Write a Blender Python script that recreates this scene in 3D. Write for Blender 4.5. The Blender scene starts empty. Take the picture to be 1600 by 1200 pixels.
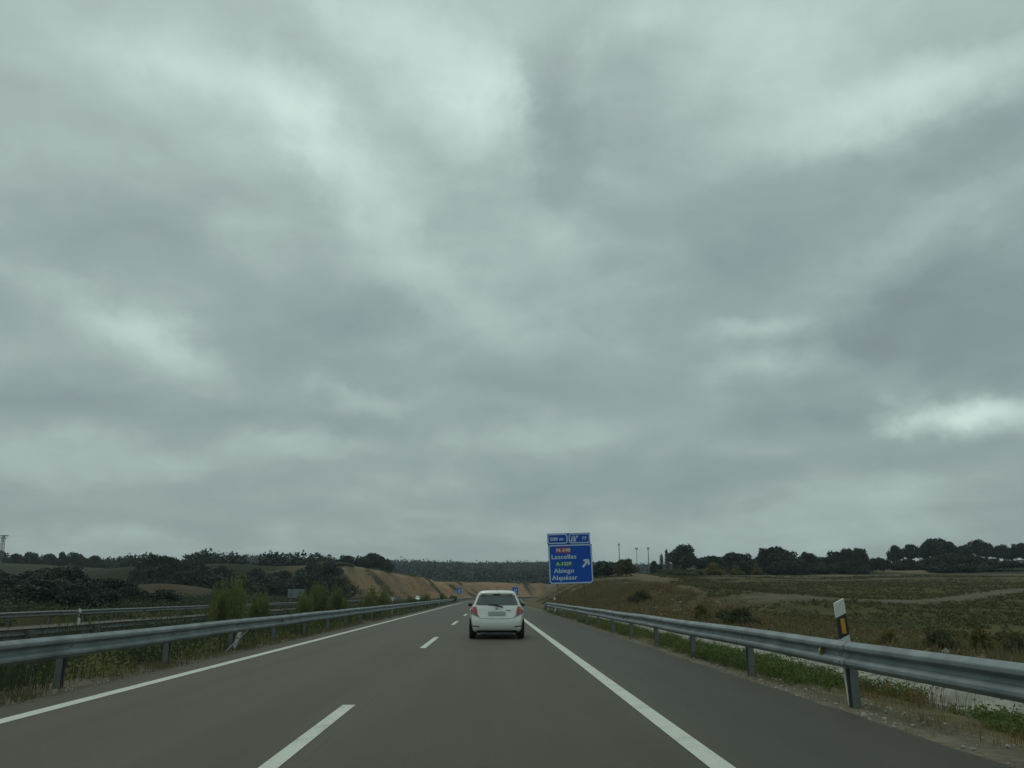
import bpy, bmesh, math, random
import numpy as np
from mathutils import Vector, Matrix

PI = math.pi
R = math.radians
random.seed(7)
rng = np.random.default_rng(11)
scene = bpy.context.scene
col = scene.collection

# ------------------------------------------------------------------ camera
F_PX = 1250.0            # focal length in pixels of a 1600 px wide picture
CAM_H = 1.30
PITCH = R(14.78)
YAW = R(1.46)
cam_d = bpy.data.cameras.new('camera')
cam = bpy.data.objects.new('camera', cam_d); col.objects.link(cam)
cam.location = (0, 0, CAM_H)
cam.rotation_euler = (PI/2 + PITCH, 0, -YAW)
cam_d.sensor_width = 36; cam_d.lens = 36*F_PX/1600
cam_d.clip_start = 0.1; cam_d.clip_end = 9000
scene.camera = cam

# ------------------------------------------------------------------ view
scene.view_settings.view_transform = 'Standard'
scene.view_settings.look = 'None'
scene.view_settings.exposure = 0.0
scene.view_settings.gamma = 1.0
scene.render.resolution_x = 1024; scene.render.resolution_y = 768
scene.render.engine = 'CYCLES'

def ray(px, py):
    u = (px-800)/F_PX; v = (600-py)/F_PX
    s, c = math.sin(YAW), math.cos(YAW); sp, cp = math.sin(PITCH), math.cos(PITCH)
    f = Vector((s*cp, c*cp, sp)); r = Vector((c, -s, 0)); up = Vector((-s*sp, -c*sp, cp))
    return f + r*u + up*v
def at(px, py, Y):
    d = ray(px, py); k = Y/d.y
    return Vector((d.x*k, Y, CAM_H + d.z*k))

# ------------------------------------------------------------------ node helpers
class NT:
    def __init__(self, tree): self.t = tree; self.n = tree.nodes; self.l = tree.links
    def new(self, typ, **kw):
        n = self.n.new(typ)
        for k, v in kw.items():
            if hasattr(n, k): setattr(n, k, v)
        return n
    def link(self, a, b): self.l.new(a, b)
    def math(self, op, a, b=None, c=None, clamp=False):
        n = self.n.new('ShaderNodeMath'); n.operation = op; n.use_clamp = clamp
        for i, x in enumerate((a, b, c)):
            if x is None: continue
            if isinstance(x, (int, float)): n.inputs[i].default_value = x
            else: self.l.new(x, n.inputs[i])
        return n.outputs[0]
    def mix(self, fac, a, b, mode='MIX'):
        n = self.n.new('ShaderNodeMix'); n.data_type = 'RGBA'; n.blend_type = mode
        for s, x in ((n.inputs[0], fac), (n.inputs[6], a), (n.inputs[7], b)):
            if isinstance(x, (int, float)): s.default_value = x
            elif isinstance(x, tuple): s.default_value = (*x[:3], 1)
            else: self.l.new(x, s)
        return n.outputs[2]
    def noise(self, vec, scale, detail=4, rough=.55, dist=0.0):
        n = self.n.new('ShaderNodeTexNoise')
        n.inputs['Scale'].default_value = scale; n.inputs['Detail'].default_value = detail
        n.inputs['Roughness'].default_value = rough; n.inputs['Distortion'].default_value = dist
        if vec is not None: self.l.new(vec, n.inputs['Vector'])
        return n
    def remap(self, v, a, b, c, d, smooth=True):
        n = self.n.new('ShaderNodeMapRange')
        if smooth: n.interpolation_type = 'SMOOTHSTEP'
        self.l.new(v, n.inputs[0])
        for i, x in enumerate((a, b, c, d)): n.inputs[1+i].default_value = x
        return n.outputs[0]

# ------------------------------------------------------------------ world: overcast sky
SUN_EL, SUN_AZ = R(58), R(-35)      # azimuth measured from +Y towards +X
world = bpy.data.worlds.new('World'); scene.world = world
world.use_nodes = True
w = NT(world.node_tree); w.n.clear()
out = w.new('ShaderNodeOutputWorld'); bg = w.new('ShaderNodeBackground')
bg.inputs[1].default_value = 0.10
w.link(bg.outputs[0], out.inputs[0])
sky = w.new('ShaderNodeTexSky'); sky.sky_type = 'NISHITA'; sky.sun_disc = False
sky.sun_elevation = SUN_EL; sky.sun_rotation = SUN_AZ; sky.air_density = 1.3; sky.dust_density = 3
tc = w.new('ShaderNodeTexCoord')
sep = w.new('ShaderNodeSeparateXYZ'); w.link(tc.outputs['Generated'], sep.inputs[0])
X, Y, Z = sep.outputs
zc = w.math('MAXIMUM', Z, 0.0)
az = w.math('ARCTAN2', X, Y)
el = w.math('ARCSINE', zc)
# a cloud deck: the direction projected on a plane overhead
den = w.math('ADD', zc, 0.16)
cu = w.math('DIVIDE', X, den); cv = w.math('DIVIDE', Y, den)
cmb = w.new('ShaderNodeCombineXYZ'); w.link(cu, cmb.inputs[0]); w.link(cv, cmb.inputs[1])
deck = cmb.outputs[0]
wn = w.noise(deck, 1.1, 3, .5)
wsub = w.new('ShaderNodeVectorMath', operation='SUBTRACT'); w.link(wn.outputs['Color'], wsub.inputs[0]); wsub.inputs[1].default_value = (.5, .5, .5)
wscl = w.new('ShaderNodeVectorMath', operation='SCALE'); w.link(wsub.outputs[0], wscl.inputs[0]); wscl.inputs['Scale'].default_value = 0.55
wadd = w.new('ShaderNodeVectorMath', operation='ADD'); w.link(deck, wadd.inputs[0]); w.link(wscl.outputs[0], wadd.inputs[1])
n1 = w.noise(wadd.outputs[0], 0.95, 5, .50).outputs['Fac']
n2 = w.noise(wadd.outputs[0], 3.2, 4, .50).outputs['Fac']
sq = w.new('ShaderNodeMapping'); sq.inputs['Scale'].default_value = (1, 1, 2.0); w.link(tc.outputs['Generated'], sq.inputs[0])
n3 = w.noise(sq.outputs[0], 7.0, 6, .55, .4).outputs['Fac']
n4 = w.noise(sq.outputs[0], 2.6, 4, .5, .3).outputs['Fac']
base = w.math('ADD', w.math('MULTIPLY', w.math('SUBTRACT', n1, .5), 0.25), w.math('MULTIPLY', w.math('SUBTRACT', n2, .5), 0.16))
base = w.math('ADD', base, w.math('ADD', w.math('ADD', w.math('MULTIPLY', w.math('SUBTRACT', n3, .5), 0.30), w.math('MULTIPLY', w.math('SUBTRACT', w.noise(sq.outputs[0], 17.0, 5, .6, .5).outputs['Fac'], .5), 0.07)), w.math('MULTIPLY', w.math('SUBTRACT', n4, .5), 0.22)))
# thin and thick places of the deck, by azimuth and elevation
ae = w.new('ShaderNodeCombineXYZ'); w.link(az, ae.inputs[0]); w.link(el, ae.inputs[1])
wn2 = w.noise(ae.outputs[0], 9.0, 5, .6)
s2 = w.new('ShaderNodeVectorMath', operation='SUBTRACT'); w.link(wn2.outputs['Color'], s2.inputs[0]); s2.inputs[1].default_value = (.5, .5, .5)
s3 = w.new('ShaderNodeVectorMath', operation='MULTIPLY'); w.link(s2.outputs[0], s3.inputs[0]); s3.inputs[1].default_value = (.16, .08, 0)
s4 = w.new('ShaderNodeVectorMath', operation='ADD'); w.link(ae.outputs[0], s4.inputs[0]); w.link(s3.outputs[0], s4.inputs[1])
acc = None
# (picture x, y of the place, half sizes, turn in degrees, thickness: + thin and bright, - thick and dark)
CLOUDS = [
 (330, 130, 380, 150, -15, .10), (680, 60, 240, 130, 0, .12), (640, 380, 200, 90, -35, .07), (120, 480, 200, 60, -15, .06), (1130, 90, 300, 110, 0, .07),
 (740, 160, 64, 85, 0, .26), (700, 120, 130, 110, 0, .12), (600, 40, 150, 60, -15, .20), (250, 95, 110, 45, 0, .20), (430, 150, 130, 60, -20, .24), (500, 225, 120, 46, -42, .20), (590, 300, 130, 48, -30, .13),
 (690, 440, 140, 40, -32, .11), (370, 375, 70, 45, 0, .13), (185, 508, 90, 34, -25, .26), (310, 560, 90, 26, -18, .18), (70, 535, 120, 34, 0, .10),
 (990, 30, 110, 40, 20, .20), (1200, 40, 190, 80, 0, .13), (1280, 130, 160, 70, 0, .10), (1400, 155, 150, 34, 8, .34), (1520, 125, 110, 40, 14, .18),
 (1440, 375, 220, 42, 24, .13), (875, 365, 60, 45, 0, .13), (1170, 512, 80, 17, 0, .18), (1225, 578, 130, 22, 0, .24), (1490, 640, 70, 22, 0, .45), (1570, 645, 120, 28, 0, .50), (1410, 610, 50, 20, -30, .16),
 (590, 625, 120, 24, -8, .20), (500, 600, 60, 18, -20, .12), (470, 697, 80, 22, 0, .24), (235, 708, 150, 30, 0, .14), (700, 690, 50, 45, 0, .12), (570, 762, 120, 20, 0, .13), (70, 730, 120, 20, 0, .08),
 (870, 685, 90, 34, 0, .18), (1200, 692, 130, 24, 0, .10), (1350, 775, 220, 30, 8, .12), (1230, 840, 300, 24, 0, .12), (760, 830, 300, 24, 0, .08), (150, 845, 240, 20, 0, .08),
 (870, 190, 55, 120, 5, -.22), (960, 100, 110, 60, 10, -.10), (1010, 300, 220, 140, 0, -.10), (390, 75, 90, 45, 0, -.12), (470, 100, 60, 40, -30, -.06), (130, 160, 140, 60, 0, -.08), (240, 340, 110, 60, 0, -.12), (350, 265, 140, 50, 0, -.08),
 (540, 510, 150, 50, 0, -.14), (700, 350, 90, 50, -20, -.14), (1575, 210, 130, 40, 14, -.20), (1290, 285, 190, 65, 8, -.18), (1130, 430, 200, 70, 0, -.10), (1440, 450, 190, 34, 27, -.16), (1500, 530, 190, 80, 0, -.20), (1340, 540, 90, 50, 0, -.10),
 (620, 490, 160, 50, 0, -.10), (400, 560, 150, 50, 0, -.08), (290, 660, 220, 32, 0, -.15), (450, 765, 160, 28, 0, -.10), (650, 655, 110, 24, 0, -.10), (780, 590, 120, 50, 0, -.10),
 (1300, 662, 180, 34, 0, -.20), (1480, 690, 120, 20, 0, -.04), (1110, 755, 280, 32, 4, -.13), (960, 722, 120, 24, 0, -.07), (1560, 730, 130, 40, 0, -.08), (90, 620, 160, 36, 0, -.08), (60, 790, 220, 26, 0, -.08), (300, 815, 240, 20, 0, -.06), (870, 600, 140, 20, 0, -.06)]
for (px, py, rx, ry, rot, amp) in CLOUDS:
    d = ray(px, py).normalized()
    a0 = math.atan2(d.x, d.y); e0 = math.asin(d.z)
    k = 1/F_PX*(math.cos(e0-PITCH))
    m = w.new('ShaderNodeMapping'); m.vector_type = 'TEXTURE'
    w.link(s4.outputs[0], m.inputs['Vector'])
    m.inputs['Location'].default_value = (a0, e0, 0)
    m.inputs['Rotation'].default_value = (0, 0, R(rot))
    m.inputs['Scale'].default_value = (rx*k*1.35, ry*k*1.35, 1)
    ln = w.new('ShaderNodeVectorMath', operation='LENGTH'); w.link(m.outputs[0], ln.inputs[0])
    b = w.math('MULTIPLY', w.remap(ln.outputs['Value'], 1.35, -.1, 0, 1), amp*.76)
    acc = b if acc is None else w.math('ADD', acc, b)
tot = w.math('ADD', w.math('ADD', base, acc), w.math('ADD', w.remap(Z, 0.22, .62, 0, .13), .02))
ramp = w.new('ShaderNodeValToRGB'); cr = ramp.color_ramp
w.link(w.remap(tot, -.5, .6, 0, 1, False), ramp.inputs[0])
stops = [(0.0, (.165, .212, .222)), (.30, (.236, .303, .310)), (.48, (.308, .388, .384)), (.70, (.460, .578, .550)), (1.0, (.69, .84, .785))]
while len(cr.elements) < len(stops): cr.elements.new(.5)
for e, (p, c) in zip(cr.elements, stops): e.position = p; e.color = (*c, 1)
cl10 = w.mix(1.0, ramp.outputs[0], (10, 10, 10), 'MULTIPLY')
allsky = w.mix(0.97, sky.outputs[0], cl10)
gnd = w.remap(Z, -.02, 0.0, 1, 0)
w.link(w.mix(gnd, allsky, (.5, .55, .45)), bg.inputs[0])
try: world.cycles.sampling_method = 'MANUAL'; world.cycles.sample_map_resolution = 512
except Exception: pass

# ------------------------------------------------------------------ sun through the clouds
sd = bpy.data.lights.new('sun', 'SUN'); sd.energy = 0.5; sd.angle = R(28); sd.color = (1, .97, .90)
so = bpy.data.objects.new('sun', sd); col.objects.link(so)
sdir = Vector((math.sin(SUN_AZ)*math.cos(SUN_EL), math.cos(SUN_AZ)*math.cos(SUN_EL), math.sin(SUN_EL)))
so.rotation_euler = sdir.to_track_quat('Z', 'Y').to_euler(); so.location = (0, 0, 60)

# ------------------------------------------------------------------ numpy noise and terrain height
_perm = np.random.default_rng(3).random((256, 256))
def vnoise(x, y):
    xi = np.floor(x).astype(int); yi = np.floor(y).astype(int)
    fx = x-xi; fy = y-yi; fx = fx*fx*(3-2*fx); fy = fy*fy*(3-2*fy)
    g = lambda a, b: _perm[a & 255, b & 255]
    return (g(xi, yi)*(1-fx)+g(xi+1, yi)*fx)*(1-fy)+(g(xi, yi+1)*(1-fx)+g(xi+1, yi+1)*fx)*fy
def fbm(x, y, o=4):
    s = 0; a = .5
    for i in range(o):
        s = s+a*(vnoise(x*2**i+17*i, y*2**i+5*i)-.5); a *= .5
    return s*2
def ss(a, b, x):
    t = np.clip((x-a)/(b-a), 0, 1); return t*t*(3-2*t)
CURVE_Y, CURVE_R = 150.0, 600.0
def cx(y):
    t = np.clip(np.asarray(y, float)-CURVE_Y, 0, 500); return t*t/(2*CURVE_R)
def gauss(x, y, c, sx, sy): return np.exp(-((x-c[0])/sx)**2-((y-c[1])/sy)**2)
RIDGE = [(-250, 884), (0, 876), (120, 876), (230, 884), (300, 880), (340, 875), (380, 870), (430, 872), (470, 874), (530, 880), (620, 878), (700, 880), (770, 882), (860, 880), (950, 882), (1040, 885), (1200, 885), (1900, 885)]
RX = np.array([at(a, b, 900).x for a, b in RIDGE]); RZ = np.array([at(a, b, 900).z for a, b in RIDGE]) - 8.0
LH = at(55, 868, 270); MD = at(1545, 872, 245)
BK = at(240, 905, 125)
def H(x, y):
    x = np.asarray(x, float); y = np.asarray(y, float)
    xr = x-cx(y)
    g = np.interp(y, [-50, 28, 50, 90, 150, 200, 300, 600], [-.35, -.35, .1, 1.7, 4.3, 5.6, 6.5, 7])
    z = (ss(7.3, 17, xr)*(1-.55*ss(60, 100, y))+ss(9, 30, xr)*.55*ss(60, 100, y))*g
    bankh = ss(6.2, 14, xr)*ss(45, 75, y)*1.3*(1-ss(14, 40, xr)); z = z+bankh
    z = z-.12*ss(4.4, 5.9, xr)*(1-ss(7.4, 8.2, xr))
    z = z-.02*(np.abs(xr+.9) < 5.35)
    z = z-.22*ss(5.9, 6.25, xr)*(1-ss(7.0, 7.35, xr))
    z = z+4.6*gauss(x, y, (MD.x, MD.y), 60, 40)*ss(16, 40, xr)
    # median and opposite carriageway
    z = z-.55*ss(-6.6, -9, xr)*ss(-13.2, -10.6, xr)
    z = z-.35*ss(-12.0, -13.2, xr)
    # left of the opposite carriageway
    L = -(xr+26.2)
    z = z+(.35+.5)*ss(0, 14, L)+ss(8, 160, L)*5.0+ss(60, 260, L)*ss(120, 420, y)*6
    z = z+(LH.z-9)*gauss(x, y, (LH.x, LH.y), 75, 85)*ss(0, 20, L)
    z = z+2.7*gauss(x, y, (BK.x, BK.y), 13, 9)*ss(0, 8, L)
    # the cut hill on the outside of the bend
    ang = (y+fbm(x/9., y/9., 3)*9)
    hill = 8.6*ss(182, 208, ang)*ss(1.0, 12.5, L+fbm(x/15., y/15., 4)*3.4+fbm(x/4., y/4., 3)*.6)*(1-.75*ss(40, 150, L))
    hill = hill*(1.02-.30*ss(215, 330, y)+.12*ss(330, 420, y))*(1+.05*fbm(x/14., y/14.))
    z = np.where(L > .5, np.maximum(z, hill), z)
    off = np.maximum(ss(8.5, 20, xr), ss(-26.5, -34, xr))
    z = z+off*(fbm(x/11., y/11.)*.35+fbm(x/60., y/60., 3)*1.0*ss(20, 90, y))
    z = z+.05*fbm(x/.9, y/.9, 3)*np.maximum(ss(4.4, 5.0, xr), ss(-6.3, -7, xr))*np.maximum(1-ss(-12.4, -13, xr), 0)
    zr = np.interp(x*900/np.maximum(y, 350), RX, RZ)
    z = z*(1-ss(480, 760, y))+zr*ss(480, 880, y)
    z = z+3*fbm(x/120., y/120., 3)*ss(500, 800, y)
    return z
def h1(x, y): return float(H(np.array([x]), np.array([y]))[0])

# ------------------------------------------------------------------ mesh helpers
def link(name, me, mats, parent=None, loc=None):
    o = bpy.data.objects.new(name, me); col.objects.link(o)
    for m in (mats if isinstance(mats, (list, tuple)) else [mats]): me.materials.append(m)
    if parent is not None: o.parent = parent
    if loc is not None: o.location = loc
    return o
def tag(o, label=None, cat=None, group=None, kind=None):
    if label: o['label'] = label
    if cat: o['category'] = cat
    if group: o['group'] = group
    if kind: o['kind'] = kind
    return o
def empty(name, loc, rz=0):
    o = bpy.data.objects.new(name, None); col.objects.link(o); o.location = loc; o.rotation_euler = (0, 0, rz)
    o.empty_display_size = .2
    return o
def npmesh(name, verts, faces, smooth=False, attrs=None):
    me = bpy.data.meshes.new(name)
    verts = np.asarray(verts, np.float32); faces = np.asarray(faces, np.int32)
    nf, k = faces.shape
    me.vertices.add(len(verts)); me.vertices.foreach_set('co', verts.ravel())
    me.loops.add(nf*k); me.loops.foreach_set('vertex_index', faces.ravel())
    me.polygons.add(nf); me.polygons.foreach_set('loop_start', np.arange(0, nf*k, k, dtype=np.int32))
    me.polygons.foreach_set('loop_total', np.full(nf, k, np.int32))
    if smooth: me.polygons.foreach_set('use_smooth', np.ones(nf, bool))
    for an, (typ, data) in (attrs or {}).items():
        a = me.attributes.new(an, typ, 'POINT')
        a.data.foreach_set('color' if typ == 'FLOAT_COLOR' else 'value', np.asarray(data, np.float32).ravel())
    me.update(calc_edges=True); me.validate()
    return me
class MB:
    def __init__(self): self.bm = bmesh.new()
    def box(self, c, s, rot=None, bevel=0.0):
        M = Matrix.Translation(Vector(c))
        if rot is not None: M = M @ rot
        M = M @ Matrix.Diagonal((*s, 1))
        r = bmesh.ops.create_cube(self.bm, size=1, matrix=M)
        if bevel:
            es = {e for v in r['verts'] for e in v.link_edges}
            bmesh.ops.bevel(self.bm, geom=list(es), offset=bevel, segments=2, affect='EDGES', profile=.5)
        return self
    def tube(self, p0, p1, r0, r1=None, seg=10, caps=True):
        r1 = r0 if r1 is None else r1
        p0 = Vector(p0); p1 = Vector(p1); d = p1-p0
        M = Matrix.Translation((p0+p1)/2) @ d.to_track_quat('Z', 'Y').to_matrix().to_4x4()
        bmesh.ops.create_cone(self.bm, cap_ends=caps, segments=seg, radius1=r0, radius2=r1, depth=d.length, matrix=M)
        return self
    def poly(self, pts, thick=None, axis=(0, 0, 1)):
        vs = [self.bm.verts.new(p) for p in pts]; f = self.bm.faces.new(vs)
        if thick:
            r = bmesh.ops.extrude_face_region(self.bm, geom=[f])
            bmesh.ops.translate(self.bm, verts=[v for v in r['geom'] if isinstance(v, bmesh.types.BMVert)], vec=Vector(axis)*thick)
        return self
    def grid(self, P):           # rows of points
        V = [[self.bm.verts.new(p) for p in row] for row in P]
        for i in range(len(V)-1):
            for j in range(len(V[0])-1):
                self.bm.faces.new((V[i][j], V[i][j+1], V[i+1][j+1], V[i+1][j]))
        return self
    def build(self, name, mat, parent=None, loc=None, smooth=False):
        bmesh.ops.recalc_face_normals(self.bm, faces=self.bm.faces)
        me = bpy.data.meshes.new(name); self.bm.to_mesh(me); self.bm.free()
        if smooth: me.polygons.foreach_set('use_smooth', [True]*len(me.polygons))
        return link(name, me, mat, parent, loc)
def children(o): return [c for c in bpy.data.objects if c.parent == o]
def copy_tree(o, parent=None):
    c = o.copy(); col.objects.link(c)
    if parent is not None: c.parent = parent
    for ch in children(o): copy_tree(ch, c)
    return c

# ------------------------------------------------------------------ materials
def mat(name, color, rough=.7, metal=0.0, noise=0.0, nscale=8.0, bump=0.0, bscale=60.0, spec=.5, coat=0.0, trans=0):
    m = bpy.data.materials.new(name); m.use_nodes = True
    t = NT(m.node_tree); b = t.n['Principled BSDF']
    b.inputs['Roughness'].default_value = rough; b.inputs['Metallic'].default_value = metal
    b.inputs['Specular IOR Level'].default_value = spec
    if coat: b.inputs['Coat Weight'].default_value = coat
    tcn = t.new('ShaderNodeTexCoord'); v = tcn.outputs['Object']
    c = color
    if noise:
        n = t.noise(v, nscale, 5, .6).outputs['Fac']
        f = t.remap(n, .3, .7, 1-noise, 1+noise, False)
        cmb_ = t.new('ShaderNodeCombineXYZ'); [t.link(f, cmb_.inputs[i]) for i in range(3)]
        c = t.mix(1.0, color, cmb_.outputs[0], 'MULTIPLY')
        t.link(c, b.inputs['Base Color'])
    else: b.inputs['Base Color'].default_value = (*color, 1)
    if bump:
        n = t.noise(v, bscale, 4, .6).outputs['Fac']
        bp = t.new('ShaderNodeBump'); bp.inputs['Strength'].default_value = bump; bp.inputs['Distance'].default_value = .02
        t.link(n, bp.inputs['Height']); t.link(bp.outputs[0], b.inputs['Normal'])
    return m
def leaf_mat(name, c1, c2, transl=.15):
    m = bpy.data.materials.new(name); m.use_nodes = True
    t = NT(m.node_tree); b = t.n['Principled BSDF']; b.inputs['Roughness'].default_value = .65
    b.inputs['Specular IOR Level'].default_value = .25
    a = t.new('ShaderNodeAttribute', attribute_name='tint')
    oi = t.new('ShaderNodeObjectInfo')
    f = t.math('ADD', a.outputs['Fac'], t.math('MULTIPLY', t.math('SUBTRACT', oi.outputs['Random'], .5), .35), clamp=True)
    t.link(t.mix(f, c1, c2), b.inputs['Base Color'])
    tr = t.new('ShaderNodeBsdfTranslucent'); t.link(t.mix(f, c1, c2), tr.inputs[0])
    mx = t.new('ShaderNodeMixShader'); mx.inputs[0].default_value = transl
    t.link(b.outputs[0], mx.inputs[1]); t.link(tr.outputs[0], mx.inputs[2]); t.link(mx.outputs[0], t.n['Material Output'].inputs[0])
    return m
M = {}
M['steel'] = mat('galvanised_steel', (.215, .25, .26), .6, .3, .34, 1.6, .15, 40)
M['steel_dark'] = mat('weathered_steel', (.165, .18, .175), .6, .3, .25, 6, .1, 40)
M['post_brown'] = mat('weathered_post', (.12, .10, .065), .8, 0, .2)
M['white_plastic'] = mat('white_plastic', (.62, .64, .60), .5, 0, .1, 9)
M['black_plastic'] = mat('black_plastic', (.02, .02, .022), .5)
M['amber'] = mat('amber_reflector', (.55, .25, .03), .35)
M['amber_pale'] = mat('pale_reflector', (.42, .36, .14), .35)
M['sign_blue'] = mat('blue_sign_face', (.003, .090, .50), .55, 0, .06, 1.5, 0, 60, .25)
M['sign_white'] = mat('white_sign_film', (.56, .68, .78), .5)
M['sign_red'] = mat('red_sign_film', (.50, .035, .03), .5)
M['sign_green'] = mat('green_sign_film', (.01, .19, .07), .5)
M['car_white'] = mat('white_car_paint', (.80, .82, .77), .32, 0, .05, 1.4, 0, 60, .5, .6)
M['glass'] = mat('dark_car_glass', (.075, .10, .09), .12, 0, 0, 8, 0, 60, .7)
M['red_lamp'] = mat('red_lamp_lens', (.42, .015, .03), .18, coat=.5)
M['clear_lamp'] = mat('smoked_lamp_lens', (.10, .115, .11), .2, coat=.4)
M['rubber'] = mat('tyre_rubber', (.012, .012, .012), .85)
M['rim'] = mat('alloy_rim', (.35, .36, .36), .4, .7)
M['plate'] = mat('grey_plate', (.36, .40, .38), .5)
M['chrome'] = mat('chrome', (.5, .5, .5), .2, .9)
M['bark'] = mat('bark', (.06, .05, .04), .9, 0, .3, 6, .4, 30)
M['concrete'] = mat('pale_concrete', (.25, .245, .20), .9, 0, .42, 1.7, .3, 30)
M['rock'] = mat('pale_rock', (.34, .32, .27), .9, 0, .25, 3, .4, 12)
M['paint'] = None
M['leaf_oak'] = leaf_mat('holm_oak_leaf', (.028, .040, .033), (.078, .098, .064), .12)
M['leaf_far'] = leaf_mat('far_wood_leaf', (.018, .030, .028), (.028, .042, .036), .05)
M['leaf_shrub'] = leaf_mat('shrub_leaf', (.105, .130, .042), (.225, .230, .090), .45)
M['leaf_yellow'] = leaf_mat('yellow_green_leaf', (.12, .11, .03), (.21, .18, .05), .35)
M['leaf_olive'] = leaf_mat('olive_leaf', (.085, .090, .042), (.155, .155, .075), .35)
M['leaf_grey'] = leaf_mat('grey_poplar_leaf', (.10, .12, .11), (.18, .20, .18), .2)
M['weed'] = leaf_mat('weed_leaf', (.075, .115, .030), (.18, .23, .065), .35)
M['scrub'] = leaf_mat('scrub_leaf', (.038, .052, .026), (.078, .090, .042), .2)
M['dry'] = leaf_mat('dry_grass', (.10, .095, .04), (.24, .20, .10), .2)
M['field'] = leaf_mat('field_plants', (.066, .070, .022), (.110, .104, .036), .25)
M['rust'] = leaf_mat('reddish_weed', (.14, .085, .035), (.24, .16, .07), .15)

def ground_mat():
    m = bpy.data.materials.new('ground'); m.use_nodes = True
    t = NT(m.node_tree); b = t.n['Principled BSDF']; b.inputs['Roughness'].default_value = .95; b.inputs['Specular IOR Level'].default_value = .1
    a = t.new('ShaderNodeAttribute', attribute_name='albedo')
    g = t.new('ShaderNodeTexCoord').outputs['Object']
    f = t.math('ADD', t.math('MULTIPLY', t.noise(g, .6, 6, .7).outputs['Fac'], .9), t.math('MULTIPLY', t.noise(g, 9, 5, .7).outputs['Fac'], 1.0))
    f = t.remap(f, .65, 1.25, .55, 1.5, False)
    c = t.new('ShaderNodeCombineXYZ'); [t.link(f, c.inputs[i]) for i in range(3)]
    t.link(t.mix(1.0, a.outputs['Color'], c.outputs[0], 'MULTIPLY'), b.inputs['Base Color'])
    bp = t.new('ShaderNodeBump'); bp.inputs['Strength'].default_value = .6; bp.inputs['Distance'].default_value = .08
    t.link(t.noise(g, 5, 6, .75).outputs['Fac'], bp.inputs['Height']); t.link(bp.outputs[0], b.inputs['Normal'])
    return m
M['ground'] = ground_mat()
def asphalt_mat():
    m = bpy.data.materials.new('asphalt'); m.use_nodes = True
    t = NT(m.node_tree); b = t.n['Principled BSDF']; b.inputs['Roughness'].default_value = .64; b.inputs['Specular IOR Level'].default_value = .38
    g = t.new('ShaderNodeTexCoord').outputs['Object']
    mp = t.new('ShaderNodeMapping'); t.link(g, mp.inputs[0]); mp.inputs['Scale'].default_value = (1.6, .03, 1)
    streak = t.noise(mp.outputs[0], 1.0, 4, .6).outputs['Fac']
    mp2 = t.new('ShaderNodeMapping'); t.link(g, mp2.inputs[0]); mp2.inputs['Scale'].default_value = (1, .35, 1)
    blot = t.noise(mp2.outputs[0], .7, 5, .6).outputs['Fac']
    grain = t.noise(g, 55, 3, .8).outputs['Fac']
    vor = t.new('ShaderNodeTexVoronoi'); vor.inputs['Scale'].default_value = 70; t.link(g, vor.inputs['Vector'])
    chips = t.remap(vor.outputs['Distance'], 0, .35, .32, 0)
    f = t.math('ADD', t.math('ADD', t.math('MULTIPLY', t.math('SUBTRACT', streak, .5), .75), t.math('MULTIPLY', t.math('SUBTRACT', blot, .5), .60)),
               t.math('ADD', t.math('MULTIPLY', t.math('SUBTRACT', grain, .5), 1.6), chips))
    # polished wheel tracks along the lane
    sx = t.new('ShaderNodeSeparateXYZ'); t.link(g, sx.inputs[0])
    wt = t.math('SINE', t.math('MULTIPLY_ADD', sx.outputs[0], 2*PI/1.75, .25))
    f = t.math('ADD', f, t.math('MULTIPLY', t.math('SUBTRACT', t.noise(g, 13, 4, .7).outputs['Fac'], .5), .7))
    f = t.math('ADD', t.math('ADD', f, 1.0), t.math('MULTIPLY', wt, .07))
    c = t.new('ShaderNodeCombineXYZ'); [t.link(f, c.inputs[i]) for i in range(3)]
    # older shoulder strip on the right is a touch darker and greyer
    sh = t.remap(sx.outputs[0], 1.95, 2.15, 0, 1)
    basec = t.mix(sh, (.055, .048, .025), (.042, .039, .024))
    t.link(t.mix(1.0, basec, c.outputs[0], 'MULTIPLY'), b.inputs['Base Color'])
    # tarred paving joints beside the lane lines, wandering a little
    wob = t.math('MULTIPLY', t.math('SUBTRACT', t.noise(g, .5, 3, .6).outputs['Fac'], .5), .06)
    jx = t.math('ADD', sx.outputs[0], wob)
    seam = None
    for x_, k_ in ((2.06, .45), (-1.50, .30)):
        q_ = t.math('MULTIPLY', t.remap(t.math('ABSOLUTE', t.math('SUBTRACT', jx, x_)), .008, .022, 1, 0), k_)
        seam = q_ if seam is None else t.math('ADD', seam, q_)
    seam = t.math('MULTIPLY', seam, t.remap(t.noise(g, .35, 3, .6).outputs['Fac'], .42, .55, 0, 1))
    oldc = b.inputs['Base Color'].links[0].from_socket
    t.link(t.mix(seam, oldc, (.015, .014, .012)), b.inputs['Base Color'])
    bp = t.new('ShaderNodeBump'); bp.inputs['Strength'].default_value = .5; bp.inputs['Distance'].default_value = .006
    t.link(grain, bp.inputs['Height']); t.link(bp.outputs[0], b.inputs['Normal'])
    return m
M['asphalt'] = asphalt_mat()
def paint_mat():
    m = bpy.data.materials.new('road_paint'); m.use_nodes = True
    t = NT(m.node_tree); b = t.n['Principled BSDF']; b.inputs['Roughness'].default_value = .7
    g = t.new('ShaderNodeTexCoord').outputs['Object']
    n = t.noise(g, 45, 4, .8).outputs['Fac']; n2 = t.noise(g, 2.2, 4, .6).outputs['Fac']
    wear = t.remap(t.math('ADD', t.math('MULTIPLY', n, .8), t.math('MULTIPLY', n2, .55)), .66, .90, 0, .8)
    t.link(t.mix(wear, (.60, .62, .53), (.20, .19, .16)), b.inputs['Base Color'])
    return m
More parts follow.
